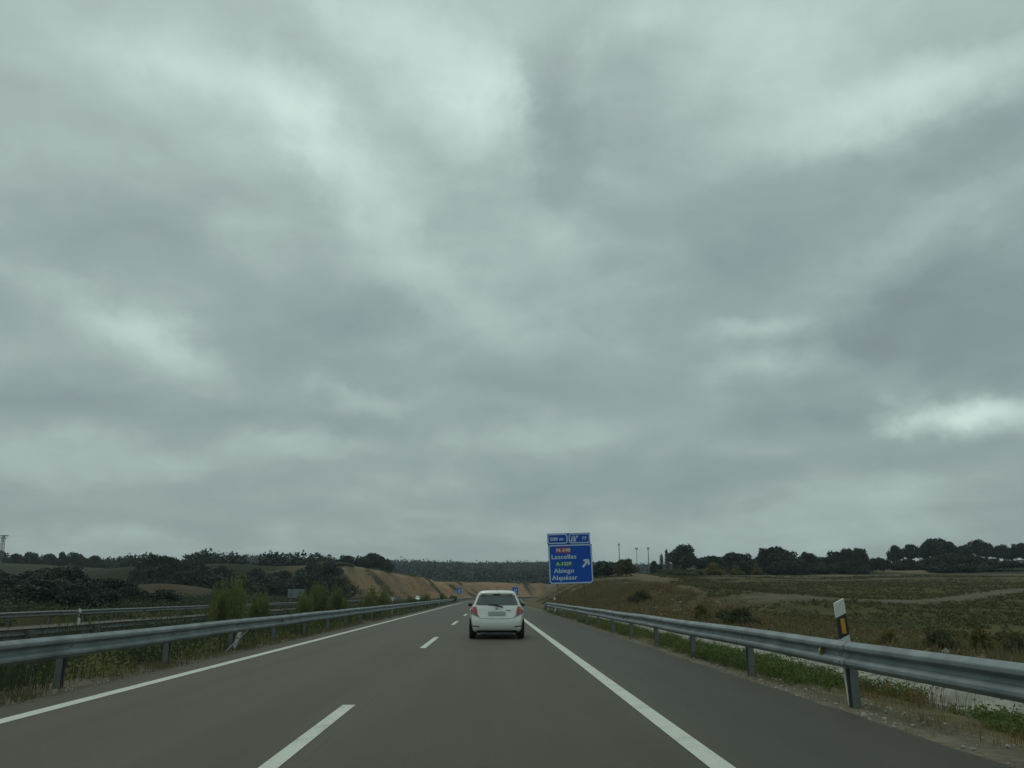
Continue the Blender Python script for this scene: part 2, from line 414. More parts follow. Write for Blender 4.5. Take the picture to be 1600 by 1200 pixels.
M['paint'] = paint_mat()

# ------------------------------------------------------------------ terrain: one sheet to the horizon
def axis(segs):
    out_ = [segs[0][0]]
    for a, b, s0, s1 in segs:
        x = a; s = s0; n = 0
        L_ = b-a
        k = max(1, int(round(L_/((s0+s1)/2))))
        st = np.linspace(s0, s1, k); st = st/st.sum()*L_
        for q in st: out_.append(out_[-1]+q)
    return np.array(out_)
xs = axis([(-1700, -500, 60, 22), (-500, -140, 20, 5), (-140, -40, 4, 1.2), (-40, -28, 1.0, .7), (-28, 9, .33, .33), (9, 22, .4, .8), (22, 60, .9, 1.5), (60, 200, 2, 6), (200, 600, 8, 25), (600, 1900, 30, 70)])
ys = axis([(-60, 0, 6, 1), (0, 60, .6, .8), (60, 150, .9, 1.6), (150, 330, 1.6, 2.6), (330, 620, 4, 10), (620, 1100, 12, 20), (1100, 3200, 30, 90)])
GX, GY = np.meshgrid(xs, ys)
def track1(x): return 58+.9*(x-18)*(1-.25*ss(60, 120, x))+2.5*np.sin(x/9.)
def albedo(x, y, z):
    xr = x-cx(y); L = -(xr+26.2)
    n1 = fbm(x/7., y/7., 4); n2 = fbm(x/1.6+40, y/1.6, 4); n3 = fbm(x/28.+9, y/28., 4)
    sand = np.array([.20, .175, .125]); dry = np.array([.135, .110, .060]); green = np.array([.062, .065, .022]); darkg = np.array([.030, .038, .020])
    orange = np.array([.25, .155, .084]); pale = np.array([.24, .21, .14]); brown = np.array([.12, .085, .048])
    def m(a, b, t): t = np.clip(t, 0, 1)[..., None]; return a*(1-t)+b*t
    c = np.broadcast_to(dry, x.shape+(3,)).copy()
    # right verge near the asphalt
    c = m(c, sand*.8, (1-ss(4.3, 4.9, xr))*ss(3.5, 4, xr)+.35*ss(-.1, .3, n2)*ss(4, 5, xr)*(1-ss(9, 12, xr)))
    c = m(c, green*1.1, ss(4.6, 5.2, xr)*(1-ss(5.7, 6, xr))*ss(-.15, .2, n1+.5*n2)*.8)
    # rough bank beyond the drain, then the vineyard-green fields with pale tracks between the terraces
    c = m(c, brown, ss(7.5, 9, xr)*ss(-.2, .25, n1)*.7)
    fieldm = ss(12.5+4, 17+4, xr+n1*5-np.interp(y, [30, 60, 110, 170], [0, 2, 12, 22])+4)*(1-ss(168, 176, y+.02*x))
    c = m(c, m(green, green*np.array([1.35, 1.2, 1.1]), ss(-.2, .3, n1+n2*.6)), fieldm*ss(20, 30, y))
    tr1 = 1.5*np.exp(-((y-track1(x))/2.6)**2)+.8*np.exp(-((y-(148+.02*x))/2.4)**2)+np.exp(-((y-(172+.02*x))/5)**2)
    c = m(c, pale*.50, tr1*ss(14, 22, xr)*ss(-.5, 0, n2+.1)*.85)
    c = m(c, pale, np.exp(-((xr-12.3-n1*3)/.8)**2)*ss(-.1, .2, n2)*(1-ss(40, 70, y)))
    # ground under the far trees
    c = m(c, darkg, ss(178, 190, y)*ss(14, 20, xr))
    c = m(c, dry*1.15, ss(15, 20, xr)*gauss(x, y, (at(1425, 890, 205).x, 205), 9, 14)*1.3)
    # median
    med = ss(-5.9, -6.3, xr)*ss(-12.9, -12.2, xr)
    c = m(c, m(sand*.75, green*.9, ss(-.3, .2, n1+n2*.7)), med)
    c = m(c, sand*.8, ss(-5.6, -6.0, xr)*ss(-6.7, -6.3, xr)*.8)
    c = m(c, green*.8, ss(-24.8, -25.4, xr))
    # left side
    lm = ss(3, 7, L)
    c = m(c, m(darkg*1.2, dry*.45, ss(-.05, .3, n3+.4*n1)), lm)
    c = m(c, dry*.75, lm*gauss(x, y, (LH.x-10, LH.y-35), 40, 30)*ss(-.1, .12, n3+.4*n1)*1.3)
    c = m(c, brown*.6, lm*gauss(x, y, (BK.x, BK.y), 16, 8))
    # orange cutting
    hm = ss(176, 190, y+n1*4)*ss(.2, 1.5, L)*(1-ss(15, 21, L+n1*5))*(1-ss(430, 480, y))
    oc = m(orange, orange*np.array([.60, .66, .72]), ss(-.15, .25, n1+n2*.6)); oc = m(oc, orange*np.array([1.25, 1.2, 1.25]), ss(.1, .3, n3-n1*.5)*.7)
    oc = m(oc, dry*1.2, ss(.12, .32, n1-n3)*.4)
    oc = m(oc, pale, ss(8, 12, L)*ss(-.1, .2, n2)*.6)
    c = m(c, oc, hm)
    c = m(c, dry*.8, ss(20, 24, L+n1*4)*ss(190, 210, y)*(1-ss(26, 34, L))*.7)
    c = m(c, darkg, ss(26, 34, L)*ss(170, 190, y)*(1-ss(-120, -160, x)))
    c = m(c, darkg*.9, ss(420, 560, y))
    c = m(c, brown*.8, ss(5, 8, xr)*(1-ss(14, 26, xr))*ss(45, 60, y)*ss(-.1, .3, n2-.5*n1)*.5)
    return c
GZ = H(GX, GY)
xrg = GX-cx(GY)
GZ = GZ-.12*((xrg < 3.35) & (xrg > -5.2))-.12*((xrg > -25.0) & (xrg < -13.5))
ALB = albedo(GX, GY, GZ)
ny, nx = GX.shape
ii = np.arange(ny*nx).reshape(ny, nx)
faces = np.stack([ii[:-1, :-1], ii[:-1, 1:], ii[1:, 1:], ii[1:, :-1]], -1).reshape(-1, 4)
me = npmesh('ground', np.stack([GX, GY, GZ], -1).reshape(-1, 3), faces, True,
            {'albedo': ('FLOAT_COLOR', np.concatenate([ALB, np.ones((ny, nx, 1))], -1).reshape(-1, 4))})
tag(link('ground', me, M['ground']), kind='structure')

# ------------------------------------------------------------------ roads and markings
def ribbon(name, x0, x1, y0, y1, z, m, edge=0.0, step=2.0, skirt=.15):
    yy = np.arange(y0, y1+.01, step if y1-y0 > step else (y1-y0))
    P = []; 
    for y in yy:
        c = float(cx(y)); e0 = edge*float(fbm(np.array([y/.7]), np.array([3.3]))[0]) if edge else 0
        e1 = edge*float(fbm(np.array([y/.7]), np.array([9.3]))[0]) if edge else 0
        row = [(x0+c+e0, y, z), (x1+c+e1, y, z)]
        if skirt: row = [(x0+c+e0-.03, y, z-skirt)]+row+[(x1+c+e1+.03, y, z-skirt)]
        P.append(row)
    mb = MB().grid(P)
    return mb.build(name, m)
tag(ribbon('road', -5.92, 4.08, -30, 600, 0, M['asphalt'], .10, .4), kind='structure')
tag(ribbon('opposite_road', -25.1, -13.4, -30, 600, -.32, M['asphalt'], .06, 1.0), kind='structure')
mk = MB()
def mark(mb, x0, x1, y0, y1, z, step=3.0):
    n = max(1, int((y1-y0)/step)); yy = [y0+(y1-y0)*i/n for i in range(n+1)]
    mb.grid([[(x0+float(cx(y)), y, z), (x1+float(cx(y)), y, z)] for y in yy])
mark(mk, 1.71, 1.91, -20, 600, .004)
mark(mk, -5.30, -5.10, -20, 600, .004)
for k in range(-1, 30): mark(mk, -1.80, -1.645, 5.0+16.35*k, 10.5+16.35*k, .004)
tag(mk.build('road_markings', M['paint']), kind='structure')
mk = MB()
mark(mk, -15.3, -15.1, -20, 600, -.316); mark(mk, -22.5, -22.3, -20, 600, -.316)
for k in range(-1, 30): mark(mk, -18.88, -18.72, 2+17*k, 7.2+17*k, -.316)
tag(mk.build('opposite_road_markings', M['paint']), kind='structure')

# concrete drain along the right verge: a shallow V with lips
P = []
for y in np.arange(-6, 62, 1.0):
    j = .03*math.sin(y*.9)
    P.append([(6.02+j, y, -.3), (6.05+j, y, -.12), (6.2+j, y, -.125), (6.55+j, y, -.24), (7.05+j, y, -.06), (7.25+j, y, -.05), (7.3+j, y, -.3)])
tag(MB().grid(P).build('drain_channel', M['concrete']), 'pale concrete drainage gutter running along the grassy verge behind the right guardrail', 'gutter')

# ------------------------------------------------------------------ guardrails
WB = [(0, .155), (.022, .155), (.030, .150), (.078, .112), (.083, .100), (.083, .072), (.078, .060), (.012, .022), (.006, .010), (.006, -.010), (.012, -.022), (.078, -.060), (.083, -.072), (.083, -.100), (.078, -.112), (.030, -.150), (.022, -.155), (0, -.155)]
def guardrail(name, xr, y0, y1, ztop, side, label, base_z=0, ppitch=4.0, pphase=0.0, ends=(False, False), mats=('steel', 'steel_dark')):
    """side=+1: the corrugated face looks towards +x"""
    root = empty(name, (xr+float(cx(y0)), y0, base_z)); tag(root, label, 'guardrail')
    ox, oy, oz = root.location
    mb = MB(); zc_ = ztop-.155
    y = y0; k = 0
    while y < y1-.2:
        ya, yb = y, min(y+4.3, y1)
        rows = []
        for q in np.linspace(ya, yb, 5):
            c = float(cx(q)); drop = 0
            if ends[0]: drop = .45*(1-float(ss(0, 9, q-y0)))
            if ends[1]: drop = max(drop, .38*float(ss(-5, 0, q-y1)))
            off = .007*(k % 2); wob = .012*math.sin(q*.7+xr)
            flare = .25*(1-float(ss(0, 6, q-y0)))*(-side) if ends[0] else 0
            fr = [(xr+c+flare+side*(dx+off)-ox, q-oy, zc_+dz-drop+wob*.5-oz) for dx, dz in WB]
            bk = [(xr+c+flare+side*(dx+off-.006)-ox, q-oy, zc_+dz-drop+wob*.5-oz) for dx, dz in reversed(WB)]
            rows.append(fr+bk+[fr[0]])
        mb.grid(rows)
        y += 4.0; k += 1
    mb.build('beam', M[mats[0]], root)
    y = y0+pphase
    while y < y1:
        c = float(cx(y)); gz = h1(xr+c-side*.12, y)
        px_ = xr+c-side*.10-ox
        if not ((ends[0] and y < y0+3)):
            p = MB()
            top = ztop-.03-oz; bot = min(gz, base_z)-.25-oz
            hgt = top-bot; zc2 = (top+bot)/2
            p.box((px_, y-oy-.055, zc2), (.10, .006, hgt)); p.box((px_, y-oy+.055, zc2), (.10, .006, hgt)); p.box((px_-side*.047, y-oy, zc2), (.006, .104, hgt))
            p.box((px_+side*.085, y-oy, ztop-.155-oz), (.07, .10, .22), bevel=.006)
            p.build('post', M[mats[1]], root)
        y += ppitch
    return root
railR = guardrail('guardrail', 4.32, -2.0, 68, .765, -1, 'galvanised guardrail along the right shoulder in front of the concrete gutter', pphase=.35+3.9, ends=(False, True))
railL = guardrail('guardrail', -6.22, -2.0, 330, .725, 1, 'long galvanised guardrail along the left edge of the lanes, in front of the shrubs', pphase=2.6, ends=(False, False))
railR2 = guardrail('guardrail', 4.45, 112, 300, .745, -1, 'far guardrail on the right side of the bend, just past the white car', pphase=2, ends=(True, False))
railO1 = guardrail('guardrail', -13.1, 6, 230, .38, -1, 'far guardrail on the near edge of the opposite carriageway behind the left weeds', base_z=-.32, pphase=2, mats=('steel_dark', 'steel_dark'))
railO2 = guardrail('guardrail', -25.5, 20, 260, .42, 1, 'farthest guardrail on the outer edge of the opposite carriageway below the dark trees', base_z=-.32, pphase=1, mats=('steel_dark', 'steel_dark'))

def rail_reflector(rail, xr, y, z, side, m, s=.045):
    ox, oy, oz = rail.location
    b = MB(); b.box((0, 0, 0), (.03, .012, s*2), bevel=.004)
    for k in range(12):
        a = k*PI/6
    b.tube((0, -.008, 0), (0, .008, 0), s, s, 16)
    o = b.build('reflector', m, rail); o.location = (xr+side*.045-ox, y-oy, z-oz); o.rotation_euler = (0, 0, -side*.5)
rail_reflector(railR, 4.32, at(1286, 1021, 10.75).y, .60, -1, M['amber_pale'], .055)
for yy in (26.75, 42.75, 58.75): rail_reflector(railR, 4.32, yy, .60, -1, M['amber_pale'])
for yy in (9.4, 25, 41, 57, 73): rail_reflector(railL, -6.22, yy, .57, 1, M['plate'], .04)
# bolts at the joints of the near rails
for rail, xr, side, zc_, ylist in ((railR, 4.32, -1, .61, [6.25, 10.25, 14.25, 18.25, 22.25]), (railL, -6.22, 1, .57, [4.6, 8.6, 12.6, 16.6, 20.6, 24.6, 28.6])):
    ox, oy, oz = rail.location
    for y in ylist:
        for dy, dz, r_ in ((-.11, -.086, .016), (-.11, .086, .016), (.11, -.086, .016), (.11, .086, .016), (0, 0, .022)):
            d0 = .006 if dy == 0 else .084
            MB().tube((xr+side*d0-ox, y+dy-oy, zc_+dz-oz), (xr+side*(d0+.013)-ox, y+dy-oy, zc_+dz-oz), r_, r_*.8, 8).build('bolt', M['steel'], rail)
# anchoring brace on the left rail
ox, oy, oz = railL.location
b = MB(); b.box((0, 0, 0), (.10, 1.1, .16), bevel=.01)
o = b.build('anchor_brace', M['steel_dark'], railL); o.location = (-6.36-ox, 21.4-oy, .27-oz); o.rotation_euler = (R(38), 0, 0)
b = MB(); b.tube((0, 0, 0), (0, -1.7, -.42), .007, .007, 6)
o = b.build('anchor_cable', M['plate'], railL); o.location = (-6.12-ox, 21.3-oy, .46-oz)

# ------------------------------------------------------------------ delineators
def delineator(x, y, top, label, lean=0.0, refl='amber', base=0.0, face=1):
    root = empty('delineator_post', (x, y, base)); tag(root, label, 'delineator', 'white delineator posts beside the guardrails')
    root.rotation_euler = (0, -lean, 0)
    h = top-base; wd, dp = .125, .05; sl = .026*face
    def slab(z0, z1, s0, s1):
        b = MB(); P = []
        xs_ = [-wd/2, wd/2]
        pts = [(-wd/2, 0, z0-s0), (wd/2, 0, z0+s0), (wd/2, 0, z1+s1), (-wd/2, 0, z1-s1)]
        return b.poly([(p[0], -dp/2, p[2]) for p in pts], dp, (0, 1, 0))
    slab(.0, h-.455, 0, sl).build('lower_body', M['white_plastic'], root)
    slab(h-.454, h-.196, sl, sl).build('black_band', M['black_plastic'], root)
    slab(h-.195, h-.02, sl, sl).build('top_cap', M['white_plastic'], root)
    b = MB(); b.box((0.0, -dp/2-.006, h-.325), (.055, .01, .18), bevel=.003); b.build('reflector', M[refl], root)
    return root
p = at(1300, 937, 10.6)
delineator(4.47, 10.4, 1.25, 'near white delineator post above the right guardrail, amber reflector on its black band', R(3.0))
delineator(4.6, 59.5, 1.16, 'small distant delineator post at the far end of the right guardrail under the blue sign', R(1))
delineator(-6.5, 55, 1.15, 'delineator post behind the left guardrail right of the last big shrub', 0, 'amber', face=-1)
delineator(-6.5, 104, 1.15, 'tiny far delineator post behind the left guardrail nearest the small blue sign', 0, 'amber', face=-1)
delineator(at(403, 930, 90).x, 90, .98, 'white delineator post beside the opposite carriageway right of the big green bush', R(-2), 'amber', -.3, face=-1)
delineator(at(126, 948, 44).x, 44, .62, 'small pale delineator post at the opposite guardrail below dark trees', 0, 'amber', -.3, face=-1)

# ------------------------------------------------------------------ direction sign
def rrect(w_, h_, r, n=6):
    P = []
    for cx_, cz_, a0 in ((w_/2-r, h_/2-r, 0), (-w_/2+r, h_/2-r, 90), (-w_/2+r, -h_/2+r, 180), (w_/2-r, -h_/2+r, 270)):
        for k in range(n+1):
            a = R(a0+90*k/n); P.append((cx_+r*math.cos(a), cz_+r*math.sin(a)))
    return P
def plate(name, w_, h_, r, cx_, cz_, y, th, m, parent):
    b = MB(); b.poly([(cx_+p[0], y, cz_+p[1]) for p in rrect(w_, h_, r)], th, (0, 1, 0)); return b.build(name, m, parent)
def ringplate(name, w_, h_, r, t_, cx_, cz_, y, m, parent):
    o_ = rrect(w_, h_, r); i_ = rrect(w_-2*t_, h_-2*t_, max(r-t_, .01)); b = MB(); n = len(o_)
    lay = [[b.bm.verts.new((cx_+p[0], yy, cz_+p[1])) for p in L_] for L_, yy in ((o_, y), (i_, y), (i_, y+.004), (o_, y+.004))]
    for a in range(4):
        for k in range(n): b.bm.faces.new((lay[a][k], lay[a][(k+1) % n], lay[(a+1) % 4][(k+1) % n], lay[(a+1) % 4][k]))
    return b.build(name, m, parent)
def text(name, s, size, cx_, cz_, y, m, parent, bold=.012, sx=1.0, align='CENTER'):
    c = bpy.data.curves.new('t', 'FONT'); c.body = s; c.size = size; c.align_x = align; c.align_y = 'CENTER'
    c.offset = .004; c.extrude = .003; c.space_character = 1.06
    tmp = bpy.data.objects.new('t', c); col.objects.link(tmp)
    bpy.context.view_layer.update()
    dg = bpy.context.evaluated_depsgraph_get()
    me_ = bpy.data.meshes.new_from_object(tmp.evaluated_get(dg))
    bpy.data.objects.remove(tmp)
    me_.transform(Matrix.Identity(4))
    bt = bmesh.new()
    for k_, dx_ in enumerate((-bold, 0, bold)):
        t2 = me_.copy(); t2.transform(Matrix.Translation((dx_, .3*dx_*(k_-1), .0012*k_))); bt.from_mesh(t2); bpy.data.meshes.remove(t2)
    bt.to_mesh(me_); bt.free()
    me_.transform(Matrix.Translation((cx_, y, cz_)) @ Matrix.Rotation(PI/2, 4, 'X') @ Matrix.Diagonal((sx, 1, 1, 1)))
    me_.materials.clear()
    return link(name, me_, m, parent)
YS = 66.0
tl = at(857, 833, YS); br = at(929, 912, YS)
SW = br.x-tl.x-.12; SH = tl.z-br.z; scx = (tl.x+br.x)/2; scz = (tl.z+br.z)/2
gz = h1(scx, YS)
sign = empty('direction_sign', (scx, YS, gz), R(-2)); sign.rotation_euler = (0, R(-1.6), R(-2))
tag(sign, 'large blue exit sign with white lettering and slanted arrow right of the road', 'road sign')
c0 = scz-gz
u = SH/79.0               # metres per picture pixel on the sign
topH = 17*u; botH = SH-topH-.8*u
zt = c0+SH/2
panT = plate('upper_panel', SW-.05, topH+.9*u, .10, -.02, zt-topH/2-.42*u, 0, .047, M['sign_blue'], sign)
panB = plate('lower_panel', SW, botH, .10, 0.05, c0-SH/2+botH/2, 0, .05, M['sign_blue'], sign)
for s in (-1, 1):
    b = MB(); b.box((s*SW*.30, .13, c0/2+SH*.22-.2), (.07, .12, c0+SH*.44+.6)); b.build('post', M['post_brown'], sign)
for zz in (-.4, -.1, .2, .42):
    b = MB(); b.box((0, .075, c0+SH*zz), (SW*.9, .04, .07)); b.build('back_rail', M['steel'], sign)
fy = -.007
wL = SW*.46; wR = SW*.485
x0 = -.02-(SW-.05)/2
ringplate('border', wL, topH-.07, .20, .085, x0+wL/2+.02, zt-topH/2, fy, M['sign_white'], sign)
ringplate('border', wR, topH-.07, .20, .085, x0+SW-.05-wR/2-.02, zt-topH/2, fy, M['sign_white'], sign)
ringplate('border', SW-.04, botH-.04, .26, .09, .05, c0-SH/2+botH/2, fy, M['sign_white'], sign)
pxm = lambda px: (px-893.0)*u       # picture columns and rows on the sign to its own plane
pzm = lambda py: c0+(872.5-py)*u
text('lettering', '500 m', .36, pxm(873), pzm(842), fy, M['sign_white'], sign, .011, 1.12)
text('lettering', '77', .36, pxm(917.5), pzm(842), fy, M['sign_white'], sign, .011, 1.05)
b = MB()      # motorway-exit symbol: two carriageway bands, one with the branch
def q(*pts): b.poly([(pxm(a), fy, pzm(c)) for a, c in pts], .004, (0, 1, 0))
q((895.3, 846.5), (898.2, 846.5), (899.4, 837.2), (898.3, 837.2))
q((900.2, 846.5), (904.2, 846.5), (903.4, 841.8), (901.9, 837.2), (900.6, 837.2))
q((902.6, 842.2), (904.0, 842.4), (906.2, 839.4), (905.0, 838.9))
q((904.2, 837.2), (908.0, 837.2), (906.8, 840.6), (904.8, 838.8))
b.build('exit_symbol', M['sign_white'], sign)
plate('road_number_patch', 23.5*u, 8.0*u, .04, pxm(883), pzm(859.8), fy, .004, M['sign_red'], sign)
text('lettering', 'N-240', .37, pxm(883), pzm(859.8), fy-.006, M['sign_white'], sign, .014, 1.12)
plate('road_number_patch', 26.5*u, 7.6*u, .04, pxm(883), pzm(881.2), fy, .004, M['sign_green'], sign)
text('lettering', 'A-1229', .35, pxm(883), pzm(881.2), fy-.006, M['sign_white'], sign, .012, 1.10)
text('lettering', 'Lascellas', .50, pxm(883.5), pzm(870.2), fy, M['sign_white'], sign, .012, 1.10)
text('lettering', 'Abiego', .50, pxm(883), pzm(892.0), fy, M['sign_white'], sign, .012, 1.08)
text('lettering', 'Alquézar', .50, pxm(883.5), pzm(902.8), fy, M['sign_white'], sign, .012, 1.06)
b = MB()
A = Vector((pxm(913.0), 0, pzm(887))); B = Vector((pxm(923.0), 0, pzm(875)))
dv = (B-A).normalized(); nv = Vector((-dv.z, 0, dv.x))
pts = [A-nv*.09, A+dv*.42-nv*.09, A+dv*.42-nv*.09, B-dv*.16-nv*.13]
shaft = [A+nv*.085, A-nv*.085, B-dv*.30-nv*.085, B-dv*.30+nv*.085]
b.poly([(p_.x, fy, p_.z) for p_ in shaft], .004, (0, 1, 0))
b.poly([(p_.x, fy, p_.z) for p_ in (B-dv*.30-nv*.101, B-dv*.40-nv*.27, B-dv*.24-nv*.32, B+dv*.04, B-dv*.24+nv*.32, B-dv*.40+nv*.27, B-dv*.30+nv*.101)], .004, (0, 1, 0))
b.build('arrow', M['sign_white'], sign)

# small blue signs further on and the backs of opposite signs
def small_sign(px, py0, py1, wpx, Y, label, name='exit_marker_sign'):
    t_ = at(px, py0, Y); b_ = at(px, py1, Y); w_ = at(px+wpx/2, py0, Y).x-at(px-wpx/2, py0, Y).x; g = h1(t_.x, Y)
    r_ = empty(name, (t_.x, Y, g)); tag(r_, label, 'road sign')
    hh = t_.z-b_.z; cc = (t_.z+b_.z)/2-g
    plate('panel', w_, hh, .06, 0, cc, 0, .03, M['sign_blue'], r_)
    ringplate('border', w_-.02, hh-.02, .06, .05, 0, cc, -.006, M['sign_white'], r_)
    b = MB(); b.poly([(-.28*w_, -.006, cc-.32*hh), (-.10*w_, -.006, cc-.32*hh), (-.02*w_, -.006, cc+.30*hh), (-.12*w_, -.006, cc+.30*hh)], .004, (0, 1, 0))
    b.poly([(.05*w_, -.006, cc-.32*hh), (.24*w_, -.006, cc-.32*hh), (.16*w_, -.006, cc-.02*hh), (.34*w_, -.006, cc+.30*hh), (.20*w_, -.006, cc+.30*hh), (.06*w_, -.006, cc+.04*hh)], .004, (0, 1, 0))
    b.build('symbol', M['sign_white'], r_)
    b = MB(); b.box((0, .06, cc/2+hh*.1), (.08, .08, cc+hh*.7)); b.build('post', M['steel_dark'], r_)
small_sign(717.5, 918.5, 928, 8.5, 165, 'small blue sign beside the left guardrail at the start of the bend')
small_sign(805, 917.5, 930, 9.5, 190, 'small blue sign on the right verge just above the white car roof')
def sign_back(px0, px1, py0, py1, Y):
    a = at(px0, py0, Y); c = at(px1, py1, Y); x_ = (a.x+c.x)/2; g = h1(x_, Y); r_ = empty('road_sign', (x_, Y, g))
    tag(r_, 'grey back of a road sign beyond the opposite carriageway, left of the cutting', 'road sign')
    w_ = c.x-a.x; hh = a.z-c.z; cc = (a.z+c.z)/2-g
    plate('panel', w_, hh, .05, 0, cc, 0, .04, M['steel'], r_)
    for k in (-.3, 0, .3): MB().box((0, -.02, cc+hh*k), (w_*.98, .03, .06)).build('back_rail', M['steel_dark'], r_)
    for k in (-.3, .3): MB().box((w_*k, -.06, cc/2), (.08, .05, cc+hh*.8)).build('post', M['steel_dark'], r_)
sign_back(450, 475, 920.5, 934, 110)

# ------------------------------------------------------------------ the white hatchback
LV = [ # z, rear y, front y, half width, squareness
 (.20, .20, 3.72, .77, 7), (.26, .08, 3.82, .80, 7), (.34, .03, 3.87, .825, 6), (.45, .00, 3.89, .843, 5.5), (.58, .015, 3.88, .847, 5.5), (.70, .05, 3.84, .848, 5),
 (.80, .085, 3.72, .846, 5), (.90, .105, 3.40, .835, 5), (.97, .125, 3.02, .805, 5), (1.01, .15, 2.80, .765, 5.2), (1.10, .195, 2.60, .725, 5.6), (1.20, .25, 2.42, .685, 5.8),
 (1.30, .31, 2.22, .640, 6), (1.37, .345, 2.04, .600, 6), (1.41, .36, 1.93, .572, 5.5), (1.445, .42, 1.80, .535, 4.5), (1.470, .56, 1.62, .45, 3.5), (1.482, .76, 1.40, .30, 3)]
LVA = np.array(LV)
def lv(z): return [float(np.interp(z, LVA[:, 0], LVA[:, i])) for i in (1, 2, 3, 4)]
def rearp(x, z, off=.004):
    yr, yf, hw, n = lv(z); t_ = min(abs(x)/(hw), .9995)
    hl = (yf-yr)/2; nn = n
    y = (yr+yf)/2-hl*(1-t_**nn)**(1/nn)
    # extra crown of the rear in plan
    return (x*(1+off/hw), y+.05*(x/.8)**2-off, z)
def sidep(s, y, z, off=.004):
    yr, yf, hw, n = lv(z); hl = (yf-yr)/2; t_ = min(abs((y-(yr+yf)/2)/hl), .9995)
    return (s*(hw*(1-t_**n)**(1/n)+off), y, z)
def frontp(x, z, off=.004):
    yr, yf, hw, n = lv(z); hl = (yf-yr)/2; t_ = min(abs(x)/hw, .9995)
    return (x, (yr+yf)/2+hl*(1-t_**n)**(1/n)-.05*(x/.8)**2+off, z)
def patch(fn, quad, nu=10, nv=6):
    """quad: four (a, z) corners bl, br, tr, tl -> grid on the body surface"""
    P = []
    for j in range(nv+1):
        v = j/nv; row = []
        for i in range(nu+1):
            u_ = i/nu
            a = (quad[0][0]*(1-u_)+quad[1][0]*u_)*(1-v)+(quad[3][0]*(1-u_)+quad[2][0]*u_)*v
            z = (quad[0][1]*(1-u_)+quad[1][1]*u_)*(1-v)+(quad[3][1]*(1-u_)+quad[2][1]*u_)*v
            row.append(fn(a, z))
        P.append(row)
    return P
